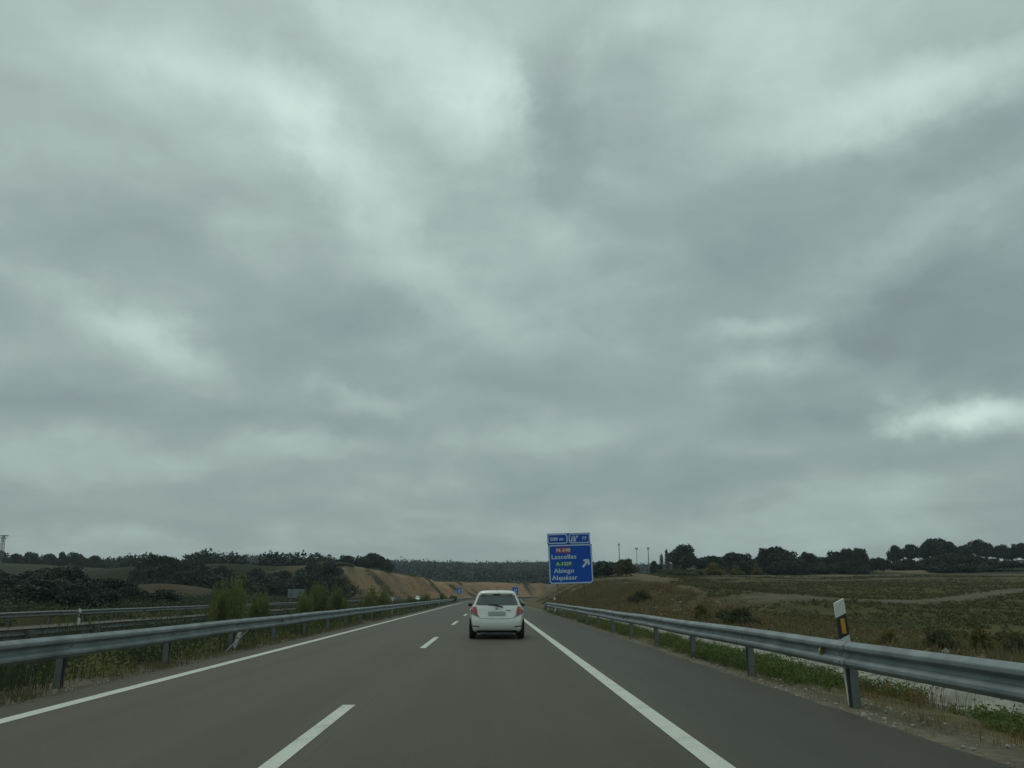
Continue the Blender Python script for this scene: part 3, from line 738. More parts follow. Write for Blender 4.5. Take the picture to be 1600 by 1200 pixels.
def make_car(label, group=None):
    root = empty('hatchback_car', (0, 0, 0)); tag(root, label, 'car')
    N = 72; rows = []
    zz = [l[0] for l in LV]
    for z in zz:
        yr, yf, hw, n = lv(z); hl = (yf-yr)/2; yc = (yr+yf)/2; row = []
        for k in range(N+1):
            a = 2*PI*k/N; ca, sa = math.cos(a), math.sin(a)
            x = hw*math.copysign(abs(ca)**(2/n), ca); y = yc+hl*math.copysign(abs(sa)**(2/n), sa)
            y += (.05*(x/.8)**2)*(-1 if y > yc else 1)*min(1, abs(y-yc)/hl)
            row.append((x, y, z))
        rows.append(row)
    b = MB(); b.grid(rows)
    top = b.bm.verts.new((0, 1.08, 1.487)); bmesh.ops.remove_doubles(b.bm, verts=b.bm.verts, dist=1e-5)
    b.bm.verts.ensure_lookup_table()
    be = [e for e in b.bm.edges if e.is_boundary]
    te = [e for e in be if e.verts[0].co.z > 1.3]
    for e in te: b.bm.faces.new((e.verts[0], e.verts[1], top))
    bmesh.ops.holes_fill(b.bm, edges=[e for e in be if e.verts[0].co.z < .5])
    body = b.build('body', M['car_white'], root, smooth=True)
    # rear window with dark surround
    MB().grid(patch(lambda x, z: rearp(x, z, .004), [(-.665, 1.015), (.665, 1.015), (.545, 1.335), (-.545, 1.335)], 22, 8)).build('rear_window', M['glass'], root, smooth=True)
    b = MB(); b.box((0, .355, 1.382), (1.04, .12, .022), bevel=.009); b.build('spoiler', M['car_white'], root)
    b = MB(); b.box((0, .298, 1.362), (.24, .03, .022), bevel=.005); b.build('high_brake_light', M['black_plastic'], root)
    b = MB(); b.tube((0.02, .135, 1.02), (-.16, .165, 1.045), .012, .012, 6); b.box((.04, .11, 1.0), (.30, .035, .035), Matrix.Rotation(R(14), 4, 'Y'), bevel=.01); b.box((-.12, .14, 1.035), (.28, .03, .03), bevel=.008)
    b.build('rear_wiper', M['black_plastic'], root)
    for s in (-1, 1):
        tl_ = patch(lambda x, z: rearp(s*x, z, .014), [(.585, .70), (.80, .80), (.775, .985), (.635, .985)], 8, 8)
        lamp = MB().grid(tl_).build('tail_light', M['red_lamp'], root, smooth=True)
        MB().grid(patch(lambda x, z: rearp(s*x, z, .017), [(.520, .655), (.785, .755), (.800, .815), (.575, .725)], 8, 5)).build('reversing_lens', M['clear_lamp'], lamp, smooth=True)
        MB().grid(patch(lambda x, z: rearp(s*x, z, .008), [(.50, .355), (.745, .375), (.765, .405), (.56, .395)], 6, 3)).build('bumper_slot', M['black_plastic'], root)
        # side glass, mirror, door handles
        sg = MB().grid(patch(lambda y, z: sidep(s, y, z), [(.62, 1.02), (2.55, 1.02), (1.98, 1.36), (.62, 1.36)], 14, 5)).build('side_window', M['glass'], root, smooth=True)
        MB().grid(patch(lambda y, z: sidep(s, y, z, .009), [(1.50, 1.02), (1.58, 1.02), (1.56, 1.36), (1.48, 1.36)], 2, 5)).build('pillar', M['black_plastic'], sg)
        b = MB(); b.box((s*.875, 2.32, 1.01), (.14, .09, .11), bevel=.03); b.box((s*.80, 2.34, .98), (.10, .05, .04)); b.build('wing_mirror', M['black_plastic'], root, smooth=False)
        b = MB()
        for yy in (1.02, 2.0): b.box((s*.853, yy, .88), (.03, .17, .03), bevel=.008)
        b.build('door_handles', M['car_white'], root)
        hl_ = MB().grid(patch(lambda x, z: frontp(s*x, z, .01), [(.42, .66), (.79, .70), (.72, .86), (.50, .74)], 8, 5)).build('headlight', M['clear_lamp'], root, smooth=True)
        for yy, nm in ((.66, 'r'), (3.16, 'f')):
            b = MB(); 
            P = [[(s*.8485, yy+r_*math.cos(a), .30+r_*math.sin(a)) for a in np.linspace(R(-8), R(188), 20)] for r_ in (0.001, .355)]
            b.grid(P); b.build('wheel_arch', M['black_plastic'], root)
            wh = MB(); wh.tube((s*.655, 0, 0), (s*.852, 0, 0), .302, .302, 32); 
            bmesh.ops.bevel(wh.bm, geom=[e for e in wh.bm.edges if len(e.link_faces) == 2 and any(len(f.verts) > 8 for f in e.link_faces)], offset=.03, segments=3, affect='EDGES', profile=.5)
            wheel = wh.build('wheel', M['rubber'], root, (0, yy, .302))
            b = MB()
            b.tube((s*.848, 0, 0), (s*.858, 0, 0), .07, .06, 16)
            for k in range(6):
                a = k*PI/3; b.box((s*.854, .11*math.cos(a), .11*math.sin(a)), (.012, .19, .045), Matrix.Rotation(a, 4, 'X'))
            ring = [[(s*.853, r_*math.cos(a), r_*math.sin(a)) for a in np.linspace(0, 2*PI, 25)] for r_ in (.185, .215)]
            b.grid(ring); b.build('rim', M['rim'], wheel)
    MB().grid(patch(lambda x, z: frontp(x, z), [(-.66, .99), (.66, .99), (.53, 1.38), (-.53, 1.38)], 14, 6)).build('windscreen', M['glass'], root, smooth=True)
    MB().grid(patch(lambda x, z: frontp(x, z, .006), [(-.5, .28), (.5, .28), (.55, .50), (-.55, .50)], 10, 4)).build('front_grille', M['black_plastic'], root)
    # number plate (blank), badge, tailgate gap, underside
    b = MB(); b.box((0, .042, .775), (.53, .012, .115), Matrix.Rotation(R(-12), 4, 'X'), bevel=.003); b.build('number_plate', M['plate'], root)
    b = MB(); b.tube((0, .108, .925), (0, .085, .925), .045, .043, 20); b.build('badge', M['chrome'], root)
    b = MB(); b.box((.36, .092, .868), (.15, .012, .03), Matrix.Rotation(R(4), 4, 'Y'), bevel=.004); b.build('model_badge', M['chrome'], root)
    for xa, xb, za, zb in ((-.575, -.50, .69, .645), (.575, .50, .69, .645)): pass
    P = [rearp(x, .615+.03*abs(x/.55)**3, .003) for x in np.linspace(-.56, .56, 24)]
    P2 = [rearp(x, .605+.03*abs(x/.55)**3, .003) for x in np.linspace(-.56, .56, 24)]
    MB().grid([P, P2]).build('tailgate_gap', M['black_plastic'], root)
    MB().grid(patch(lambda x, z: rearp(x, z, .006), [(-.62, .205), (.62, .205), (.60, .262), (-.60, .262)], 12, 2)).build('lower_valance', M['black_plastic'], root)
    b = MB(); b.tube((-.50, .30, .17), (.50, .30, .17), .04, .04, 12); b.build('silencer', M['steel'], root)
    b = MB(); b.box((0, 1.9, .19), (1.3, 3.2, .05)); b.build('underbody', M['black_plastic'], root)
    b = MB(); b.tube((0, .50, 1.455), (0, .32, 1.60), .007, .004, 6); b.build('antenna', M['black_plastic'], root)
    return root
car = make_car('white hatchback seen from behind in the right lane, red tail lights, roof antenna')
cp_ = at(776, 970, 26.7); car.location = (cp_.x, 25.5, .002); car.scale = (1, 1, .975)
car2 = copy_tree(car); car2.location = (at(655, 935, 214).x, 214, -.32); car2.rotation_euler = (0, 0, PI)
tag(car2, 'tiny far white car coming along the opposite carriageway below the sandy cutting', 'car')

# ------------------------------------------------------------------ foliage
def leaf_quads(C, size, r, flat=0.0, aspect=.6):
    n = len(C); a = r.normal(size=(n, 3)); a[:, 2] *= (1-flat); a /= np.linalg.norm(a, axis=1)[:, None]+1e-9
    b = r.normal(size=(n, 3)); b -= a*(a*b).sum(1)[:, None]; b /= np.linalg.norm(b, axis=1)[:, None]+1e-9
    s = (size*(0.6+.8*r.random(n)))[:, None] if np.isscalar(size) else (size*(0.6+.8*r.random(n)))[:, None]
    a = a*s; b = b*s*aspect
    V = np.stack([C-a, C+b*.9-a*.1, C+a, C-b*.9+a*.15], 1).reshape(-1, 3)
    Fc = np.arange(n*4).reshape(n, 4)
    return V, Fc
def crown_pts(lobes, n, r, shell=.55):
    """points spread through lumpy lobes, denser near the skin"""
    L_ = np.array(lobes); wgt = L_[:, 3]*L_[:, 4]*L_[:, 5]; wgt = wgt**(2/3.); wgt /= wgt.sum()
    k = r.choice(len(L_), n, p=wgt); d = r.normal(size=(n, 3)); d /= np.linalg.norm(d, axis=1)[:, None]
    rad = shell+(1-shell)*r.random(n)**.6
    rad *= 1+.34*fbm(d[:, 0]*2.3+k*3.1, d[:, 2]*2.3+d[:, 1]*1.7, 3)*2
    P = L_[k, :3]+d*rad[:, None]*L_[k, 3:6]
    tint = .35+.35*d[:, 2]*0+.5*fbm(P[:, 0]*1.1, P[:, 2]*1.1+P[:, 1]*.7, 3)+.25*(r.random(n)-.5)
    return P, np.clip(tint, 0, 1)
def trunk_mesh(h, r0, lobes, r, seg=8):
    mb = MB(); p = Vector((0, 0, -.4)); top = Vector((r.normal()*.1*h, r.normal()*.1*h, h))
    mid = (p+top)/2+Vector((r.normal()*.05*h, r.normal()*.05*h, 0))
    mb.tube(p, mid, r0*1.15, r0*.85, seg, False); mb.tube(mid, top, r0*.85, r0*.65, seg, False)
    for l in lobes:
        c = Vector(l[:3]); m_ = top.lerp(c, .5)+Vector((r.normal()*.2, r.normal()*.2, -.1))
        mb.tube(top, m_, r0*.5, r0*.33, 6, False); mb.tube(m_, c, r0*.33, r0*.1, 6, False)
    return mb
PROTO = {}
def make_proto(kind, key, nleaf, leaf, mats_, trunk_h, lobes, tr, seed, parts=('crown', 'trunk')):
    r = np.random.default_rng(seed)
    C, tint = crown_pts(lobes, nleaf, r, .15 if key.startswith('shrub') else .55); keep = C[:, 2] > .02; C = C[keep]; tint = tint[keep]
    V, Fc = leaf_quads(C, leaf, r)
    me_ = npmesh(parts[0], V, Fc, False, {'tint': ('FLOAT', np.repeat(tint, 4))}); me_.materials.append(M[mats_])
    tb = trunk_mesh(trunk_h, tr, lobes, r)
    tm = bpy.data.meshes.new(parts[1]); tb.bm.to_mesh(tm); tb.bm.free(); tm.materials.append(M['bark'])
    zz_ = V[:, 2]; PROTO[key] = (kind, me_, tm, float(np.percentile(zz_, 99.6)), float(np.percentile(np.abs(V[:, 0]), 99)), parts)
def lobes_oak(r, n, R_, zc_, hz, spread):
    L_ = [(0, 0, zc_, R_*.62, R_*.62, hz*.75)]
    for k in range(n):
        a = 2*PI*k/n+r.normal()*.25; d = spread*(.75+.4*r.random()); L_.append((d*math.cos(a), d*math.sin(a), zc_+hz*(.35*r.normal()*.7), R_*(.34+.16*r.random()), R_*(.34+.16*r.random()), hz*(.38+.2*r.random())))
    for k in range(3):
        a = r.random()*2*PI; L_.append((spread*.4*math.cos(a), spread*.4*math.sin(a), zc_+hz*.62, R_*.36, R_*.36, hz*.38))
    return L_
for s in range(4):
    r = np.random.default_rng(50+s)
    make_proto('holm_oak', 'oak%d' % s, 5200, .23, 'leaf_oak', 1.7, lobes_oak(r, 7, 3.4, 3.7, 2.4, 2.2), .22, 60+s)
for s in range(3):       # open umbrella crowns with bare trunks
    r = np.random.default_rng(80+s)
    make_proto('holm_oak', 'open%d' % s, 3400, .21, 'leaf_oak', 1.5, lobes_oak(r, 6, 2.3, 3.1, 1.9, 1.6), .17, 90+s)
for s in range(3):
    r = np.random.default_rng(120+s)
    make_proto('bush', 'bush%d' % s, 4200, .17, 'leaf_oak', .5, lobes_oak(r, 6, 2.4, 1.4, 1.5, 1.6), .10, 130+s, ('foliage', 'stem'))
    make_proto('bush', 'shrub%d' % s, 4200, .065, 'leaf_shrub', .25, [(r.normal()*.75, r.normal()*.5, .5+.75*r.random(), (.42+.3*r.random()), .42+.3*r.random(), .38+.42*r.random()) for q in range(15)], .03, 140+s, ('foliage', 'stem'))
    make_proto('bush', 'yellow%d' % s, 2600, .16, 'leaf_yellow', .4, [(0, 0, .8, 1.5, 1.5, .9), (.1, 0, 1.7, .8, .8, 1.0), (-.7, .2, .8, .9, .9, .7), (.8, -.2, .7, .8, .8, .7)], .05, 150+s, ('foliage', 'stem'))
    make_proto('bush', 'olive%d' % s, 3000, .16, 'leaf_olive', .4, lobes_oak(r, 6, 2.2, 1.2, 1.2, 1.5), .06, 160+s, ('foliage', 'stem'))
make_proto('poplar_tree', 'poplar0', 1800, .20, 'leaf_grey', 2.0, [(0, 0, 4.6, .9, .9, 2.6), (.1, 0, 7, .6, .6, 1.7), (-.15, 0, 3.0, .7, .7, 1.3)], .10, 170)
def plant(key, px, top_py, Y, wpx, label, cat, group=None, sink=.15, gz=None, rot=None, x=None):
    kind, cm, tm, ph, pr, parts = PROTO[key]
    t_ = at(px, top_py, Y); X_ = t_.x if x is None else x
    g = h1(X_, Y) if gz is None else gz
    hh = max(t_.z-g+sink, .6)
    wm = (at(px+wpx/2, top_py, Y).x-at(px-wpx/2, top_py, Y).x)/2
    root = empty(kind, (X_, Y, g-sink), rot if rot is not None else random.random()*6.28); tag(root, label, cat, group)
    root.scale = (wm/pr, wm/pr, hh/ph)
    for nm, mm in ((parts[0], cm), (parts[1], tm)):
        o = bpy.data.objects.new(nm, mm); col.objects.link(o); o.parent = root
    return root
ORD = ['first', 'second', 'third', 'fourth', 'fifth', 'sixth', 'seventh', 'eighth', 'ninth', 'tenth', 'eleventh', 'twelfth', 'thirteenth', 'fourteenth', 'fifteenth', 'sixteenth', 'seventeenth', 'eighteenth', 'nineteenth', 'twentieth', 'twenty-first', 'twenty-second', 'twenty-third', 'twenty-fourth']
# right: lone round oak, then the row along the far edge of the field
plant('oak0', 1069, 852, 196, 52, 'large round dark holm oak standing apart just right of the two thin poplars', 'tree', sink=.6)
plant('bush0', 1024, 877, 190, 20, 'small dark bush just left of the grey poplars', 'bush')
rowR = [(1108, 869, 34, 'open0'), (1142, 864, 44, 'open1'), (1164, 866, 30, 'oak1'), (1190, 862, 34, 'oak2'), (1213, 855, 52, 'oak3'), (1234, 862, 34, 'oak0'), (1262, 864, 34, 'open2'), (1276, 872, 36, 'oak2'), (1303, 862, 32, 'oak1'), (1322, 858, 32, 'oak0'), (1341, 857, 24, 'oak3'), (1362, 873, 22, 'oak1'), (1378, 872, 22, 'oak2')]
for i, (px, ty, wd, k) in enumerate(rowR):
    plant(k, px, ty, 198+(i*37 % 13), wd*1.05, ORD[i]+' dark oak from the left along the far edge of the field', 'tree', 'oaks along the far edge of the field', .8)
for i, px in enumerate([1120, 1152, 1180, 1207, 1232, 1252, 1285, 1312, 1335]):
    plant('bush%d' % (i % 3), px, 879-(i % 3)*2, 192+i % 4, 36, ORD[i]+' dark shrub from the left under the oaks at the far field edge', 'bush', 'dark shrubs under the field-edge oaks', .3)
# right mound
rowM = [(1397, 853, 26, 'oak0'), (1421, 851, 22, 'open1'), (1447, 844, 32, 'oak2'), (1466, 842, 30, 'open0'), (1484, 847, 30, 'oak3'), (1506, 852, 26, 'open2'), (1526, 844, 26, 'oak1'), (1541, 848, 18, 'open1'), (1558, 852, 26, 'oak2'), (1578, 856, 24, 'oak0'), (1596, 849, 28, 'oak3'), (1614, 851, 30, 'oak1')]
for i, (px, ty, wd, k) in enumerate(rowM):
    plant(k, px, ty, 238+(i*29 % 11), wd*1.08, ORD[i]+' open-crowned oak from the left on top of the right mound', 'tree', 'oaks on the right mound', .4)
rowB = [(1400, 876, 34), (1420, 874, 30), (1452, 872, 34), (1462, 868, 40), (1490, 866, 44), (1518, 869, 44), (1545, 873, 44), (1572, 876, 40), (1598, 880, 44), (1470, 882, 40), (1500, 883, 44), (1535, 884, 44), (1565, 888, 40), (1592, 890, 40)]
for i, (px, ty, wd) in enumerate(rowB):
    plant('bush%d' % (i % 3), px, ty, (212 if i < 9 else 196)+i % 5, wd*1.15, ORD[i]+' dense dark bush of the thicket on the face of the right mound', 'bush', 'thicket on the right mound', .5)
# yellowish shrubs
for i, (px, ty, wd, k) in enumerate([(1112, 881, 40, 'yellow0'), (1150, 884, 24, 'yellow1'), (1182, 881, 17, 'yellow2')]):
    plant(k, px, ty, 184, wd, ['wide yellow-green bush in front of the first oaks right of the lone round oak', 'low pale yellow-green bush in front of the row of oaks, middle of the three', 'narrow pointed yellow-green bush in front of the dark oak row'][i], 'bush')
plant('olive0', 977, 874, 145, 40, 'olive-green rounded bush just right of the big blue sign below the tall poles', 'bush')
plant('bush1', 950, 877, 150, 44, 'dark green tree clump directly right of the blue sign edge', 'bush')
plant('bush2', 934, 880, 150, 36, 'dark shrub half hidden behind the right edge of the blue sign', 'bush')
plant('olive1', 1058, 889, 172, 60, 'low wide olive-green scrub under the lone round oak', 'bush')
plant('olive2', 1085, 890, 176, 40, 'low olive scrub between the round oak and the wide yellow-green bush', 'bush')
plant('poplar0', 1033, 866, 330, 8, 'shorter left one of the two thin pale poplars left of the round oak', 'tree')
plant('poplar0', 1041.5, 859, 330, 8.5, 'taller right one of the two thin pale poplars left of the round oak', 'tree')

for i, (px, ty, Yd, wd, k, lb) in enumerate([(1152, 950, 31, 60, 'olive0', 'wide grey-green bush on the bank just behind the middle of the right guardrail'),
    (1095, 944, 36, 40, 'yellow1', 'small yellowish bush on the bank left of the grey-green bush'), (1000, 922, 62, 34, 'olive1', 'low olive scrub clump on the bank right of the big blue sign'), (1462, 984, 20.5, 60, 'olive1', 'spreading olive weed bush on the field edge right of the near delineator'),
    (1530, 985, 19, 60, 'yellow0', 'yellowish weed clump on the field edge near the right picture border'), (1585, 992, 18.5, 50, 'olive2', 'olive weed clump at the right picture border behind the guardrail'), (1385, 985, 21, 46, 'yellow1', 'low yellowish weed clump just right of the near delineator')]):
    plant(k, px, ty, Yd, wd, lb, 'bush', None, .1)
# the left side: hill trees, dark trees by the opposite carriageway
rowL = [(14, 905, 70, 78), (-10, 885, 80, 90), (50, 890, 80, 80), (98, 886, 84, 76), (30, 915, 60, 70), (75, 905, 80, 72), (115, 912, 50, 68), (150, 905, 56, 88), (185, 905, 50, 92), (215, 918, 40, 84), (165, 925, 50, 70), (255, 922, 50, 86)]
for i, (px, ty, wd, Yd) in enumerate(rowL):
    plant(['oak0', 'bush0', 'oak2', 'bush1', 'bush2', 'oak1'][i % 6], px, ty, Yd, wd*1.1, ORD[i]+' dark tree from the left behind the opposite carriageway', 'tree', 'dark thicket left of the opposite carriageway', .4)
rowL2 = [(250, 869, 56, 165), (262, 871, 40, 160), (225, 883, 40, 160), (285, 880, 44, 165), (305, 876, 36, 190), (240, 886, 44, 150), (320, 885, 50, 175), (350, 886, 50, 180), (280, 892, 50, 150), (330, 900, 60, 150), (370, 900, 60, 170), (395, 890, 50, 190), (420, 902, 50, 165), (440, 893, 50, 190), (470, 897, 50, 180), (500, 893, 50, 200), (530, 886, 40, 205), (520, 900, 50, 180), (488, 880, 40, 192), (512, 879, 36, 194)]
for i, (px, ty, wd, Yd) in enumerate(rowL2):
    plant(['oak3', 'oak1', 'bush1', 'oak0', 'oak2', 'bush2'][i % 6], px, ty, Yd, wd*1.1, ORD[i]+' dark oak from the left in the wood beside the sandy cutting', 'tree', 'dark oaks of the wood left of the cutting', .5)
rowH = [(540, 868, 24, 232), (566, 873, 22, 236), (582, 865, 40, 240), (597, 870, 24, 238), (606, 874, 16, 244)]
for i, (px, ty, wd, Yd) in enumerate(rowH):
    plant(['oak1', 'oak2', 'oak0', 'oak3', 'bush0'][i], px, ty, Yd, wd*1.15, ORD[i]+' dark oak from the left on top of the sandy orange cutting', 'tree', 'oaks on top of the cutting', .4)
for i, (px, ty, wd) in enumerate([(25, 866, 30), (52, 863, 18), (80, 866, 26), (100, 863, 16), (123, 864, 20), (145, 869, 26), (165, 876, 22), (185, 880, 20), (0, 862, 24), (200, 884, 18)]):
    plant('bush%d' % (i % 3), px, ty, 300+i*3, wd*1.3, ORD[i]+' low dark shrub along the skyline of the far left hill', 'bush', 'shrubs on the far left skyline', .4)
# median shrubs
MS = [(365, 903, 66, 29, 'large bright green'), (352, 918, 60, 27, 'lower leafy green'), (405, 925, 50, 33, 'smaller green'), (500, 913, 62, 44, 'wide olive-green'), (530, 918, 46, 49, 'rounded green'), (478, 925, 40, 41, 'low green'), (588, 917, 46, 60, 'dark green rounded'), (575, 926, 40, 57, 'low dark green'), (640, 930, 22, 88, 'small far'), (665, 928, 22, 100, 'far grey-green'), (690, 926, 18, 125, 'tiny far'), (706, 929, 16, 140, 'tiny farthest')]
for i, (px, ty, wd, Yd, w_) in enumerate(MS):
    plant('shrub%d' % (i % 3), px, ty, Yd, wd, w_+' shrub behind the left guardrail, '+ORD[i]+' of the row', 'bush', 'shrubs in the median', .1)

# ------------------------------------------------------------------ far wood: one mass
def far_wood():
    r = np.random.default_rng(5); Vs = []; n = 3400; Ts = []
    Yc = 470+r.random(n*3)**.8*470; px = -150+r.random(n*3)*1500
    Xc = (px-767)/F_PX*Yc/.967
    ok = np.ones(len(Xc), bool); Xc = Xc[ok][:n*2]; Yc = Yc[ok][:n*2]
    # a dense line along the crest
    Yk = 880+r.random(900)*40; Xk = (-150+r.random(900)*1350-767)/F_PX*Yk/.967
    Xc = np.concatenate([Xc, Xk]); Yc = np.concatenate([Yc, Yk])
    Zc = H(Xc, Yc); S = 2.8+r.random(len(Xc))*3.6; S[-900:] = 2.2+5.5*r.random(900)**2.2
    m_ = 90
    d = r.normal(size=(len(Xc), m_, 3)); d /= np.linalg.norm(d, axis=2)[..., None]
    rad = (.55+.45*r.random((len(Xc), m_, 1)))*(1+.25*r.normal(size=(len(Xc), m_, 1))*.6)
    P = np.stack([Xc, Yc, Zc+S*.75], -1)[:, None, :]+d*rad*np.stack([S*1.5, S*1.3, S*.85], -1)[:, None, :]
    P = P.reshape(-1, 3); V, Fc = leaf_quads(P, .95, r, 0, .8)
    t_ = np.repeat(np.clip(.4+.25*r.normal(size=len(Xc)), 0, 1), m_*4)
    me_ = npmesh('far_wood', V, Fc, False, {'tint': ('FLOAT', t_)})
    tag(link('far_wood', me_, M['leaf_far']), 'dark bluish far wood covering the ridge behind the cutting', 'woodland', kind='stuff')
far_wood()
def mid_wood():
    r = np.random.default_rng(6); n = 900
    Yc = 215+r.random(n)*260; px = -60+r.random(n)*640; Xc = (px-767)/F_PX*Yc/.967
    xr_ = Xc-cx(Yc); keep = (xr_ < -48) & ~((px < 215) & (Yc < 320)); Xc = Xc[keep]; Yc = Yc[keep]
    Zc = H(Xc, Yc); S = 1.6+r.random(len(Xc))*2.2; m_ = 170
    d = r.normal(size=(len(Xc), m_, 3)); d /= np.linalg.norm(d, axis=2)[..., None]
    rad = (.5+.5*r.random((len(Xc), m_, 1)))
    P = (np.stack([Xc, Yc, Zc+S*.7], -1)[:, None, :]+d*rad*np.stack([S*1.2, S*1.2, S*.8], -1)[:, None, :]).reshape(-1, 3)
    V, Fc = leaf_quads(P, .42, r, 0, .8)
    t_ = np.repeat(np.clip(.4+.25*r.normal(size=len(Xc)), 0, 1), m_*4)
    tag(link('scrub_wood', npmesh('scrub_wood', V, Fc, False, {'tint': ('FLOAT', t_)}), M['leaf_oak']), 'dark scrubby wood on the slope left of the sandy cutting', 'woodland', kind='stuff')
mid_wood()

# ------------------------------------------------------------------ ground cover
def scatter_leafy(name, pts, hgt, nl, leaf, mkey, label, cat, seed, spread=1.0):
    r = np.random.default_rng(seed); n = len(pts)
    z = H(pts[:, 0], pts[:, 1]); k = r.random(n)
    d = r.normal(size=(n, nl, 3)); d[..., 2] = np.abs(d[..., 2]); d /= np.linalg.norm(d, axis=2)[..., None]
    rad = r.random((n, nl, 1))**.5
    hh = (hgt*(.45+.9*k))[:, None, None]
    P = np.stack([pts[:, 0], pts[:, 1], z], -1)[:, None, :]+d*rad*hh*np.array([spread, spread, 1.0])
    V, Fc = leaf_quads(P.reshape(-1, 3), leaf, r, .2, .45)
    t_ = np.repeat(np.clip(.45+.3*r.normal(size=n), 0, 1), nl)+.15*r.normal(size=n*nl)
    me_ = npmesh(name, V, Fc, False, {'tint': ('FLOAT', np.repeat(np.clip(t_, 0, 1), 4))})
    tag(link(name, me_, M[mkey]), label, cat, kind='stuff')
def blades(name, pts, hgt, nb, wdt, mkey, label, cat, seed, lean=.45):
    r = np.random.default_rng(seed); n = len(pts); z = H(pts[:, 0], pts[:, 1])
    B = np.stack([pts[:, 0], pts[:, 1], z-.01], -1)[:, None, :]+r.normal(size=(n, nb, 3))*np.array([.13, .13, 0])
    B = B.reshape(-1, 3); m_ = len(B)
    h_ = hgt*(.4+.9*r.random(m_))*np.repeat(.6+.8*r.random(n), nb)
    a = r.random(m_)*2*PI; ln = lean*r.random(m_)*h_
    T = B+np.stack([np.cos(a)*ln, np.sin(a)*ln, h_], -1); Mi = B+np.stack([np.cos(a)*ln*.3, np.sin(a)*ln*.3, h_*.55], -1)
    b_ = r.random(m_)*2*PI; W = np.stack([np.cos(b_), np.sin(b_), np.zeros(m_)], -1)*wdt*.5
    V = np.stack([B-W, B+W, Mi+W*.8, T, T, Mi-W*.8], 1)
    V = np.stack([B-W, B+W, Mi+W*.9, Mi-W*.9, T], 1).reshape(-1, 3); k5 = np.arange(m_)[:, None]*5
    Fc = np.concatenate([k5+np.array([[0, 1, 2, 3]])], 0)
    F2 = k5+np.array([[3, 2, 4, 4]])
    # triangles for the tips are built as narrow quads
    V2 = np.stack([B-W, B+W, Mi+W*.9, Mi-W*.9, T-W*.12, T+W*.12], 1).reshape(-1, 3); k6 = np.arange(m_)[:, None]*6
    Fc = np.concatenate([k6+np.array([[0, 1, 2, 3]]), k6+np.array([[3, 2, 5, 4]])])
    t_ = np.repeat(np.clip(.5+.25*r.normal(size=m_), 0, 1), 6)
    tag(link(name, npmesh(name, V2, Fc, False, {'tint': ('FLOAT', t_)}), M[mkey]), label, cat, kind='stuff')
def sample(n, x0, x1, y0, y1, seed, thr=None, sc=3.0, ypow=1.6, off=0):
    r = np.random.default_rng(seed); y = y0+(y1-y0)*r.random(n)**ypow; x = x0+(x1-x0)*r.random(n)+cx(y)
    if thr is not None:
        m_ = fbm(x/sc+off, y/sc, 3) > thr+.1*r.normal(size=n); x, y = x[m_], y[m_]
    return np.stack([x, y], -1)
scatter_leafy('verge_weeds', sample(5600, 4.5, 6.25, 2.5, 66, 1, .01, 1.25), .22, 75, .026, 'weed', 'low bright green weeds on the verge behind the right guardrail', 'weeds', 21, 1.15)
scatter_leafy('gutter_weeds', sample(1500, 5.7, 6.9, 2.5, 66, 51, .12, 1.1, 1.6, 77), .24, 60, .028, 'weed', 'green weeds spilling over the edge of the concrete gutter', 'weeds', 52, 1.1)
scatter_leafy('bank_foot_weeds', sample(900, 7.1, 7.7, 2.5, 66, 53, .0, 1.5), .25, 40, .03, 'leaf_olive', 'olive weeds growing along the far lip of the concrete gutter', 'weeds', 54, 1.1)
blades('verge_stalks', sample(900, 4.4, 6.1, 2.5, 60, 71, .12, 1.4, 1.6, 19), .22, 16, .007, 'rust', 'reddish dead stalks among the green weeds of the verge', 'weeds', 72)
blades('verge_grass', sample(1300, 4.25, 6.0, 2.5, 60, 2, .0, .8), .10, 11, .006, 'dry', 'short straw-coloured grass along the right asphalt edge', 'grass', 22)
blades('bank_grass', sample(16000, 7.1, 15.5, 6, 110, 3, -.2, 2.2, 1.5), .30, 9, .014, 'dry', 'dry brown grass on the bank beyond the concrete gutter', 'grass', 23)
scatter_leafy('bank_weeds', sample(5500, 7.4, 16, 7, 130, 4, .02, 2.6, 1.3, 8), .42, 34, .055, 'rust', 'reddish brown weeds on the bank right of the road', 'weeds', 24, .9)
scatter_leafy('bank_scrub', sample(2600, 7.6, 20, 8, 150, 5, .10, 4.0, 1.2, 31), .50, 60, .05, 'leaf_olive', 'grey-green low scrub on the bank right of the road', 'scrub', 25, 1.1)
def field_pts(n, seed):
    r = np.random.default_rng(seed); y = 24+(170-24)*r.random(n)**1.15; x = 13+(150)*r.random(n)**1.2
    x = x+cx(y); xr_ = x-cx(y)
    lim = np.interp(y, [24, 60, 110, 170], [13, 16, 24, 32])
    tr = ((y-track1(x) > 2.2) | (y-track1(x) < -4.0)) & (np.abs(y-(148+.02*x)+1.5) > 4)
    m_ = (xr_ > lim) & tr & (fbm(x/6., y/6., 3) > -.32)
    return np.stack([x[m_], y[m_]], -1)
scatter_leafy('field_crop', field_pts(42000, 7), .24, 11, .10, 'field', 'low dark green crop covering the terraced field', 'crop', 26, 1.3)
scatter_leafy('median_scrub', sample(2400, -12.9, -9.0, 8, 130, 61, -.06, 2.5, 1.1, 5), .85, 60, .05, 'scrub', 'grey-green scrub in the middle of the median', 'scrub', 62, .9)
blades('median_grass', sample(5200, -12.6, -6.35, 3, 120, 8, -.3, 1.6, 1.4), .46, 12, .010, 'scrub', 'tall dry grass in the median behind the left guardrail', 'grass', 27)
blades('tall_median_weeds', sample(1900, -12.8, -8.6, 9, 110, 33, -.10, 2.5, 1.1), .80, 12, .018, 'scrub', 'tall thin green weeds in the median hiding the far rails', 'weeds', 34, .8)
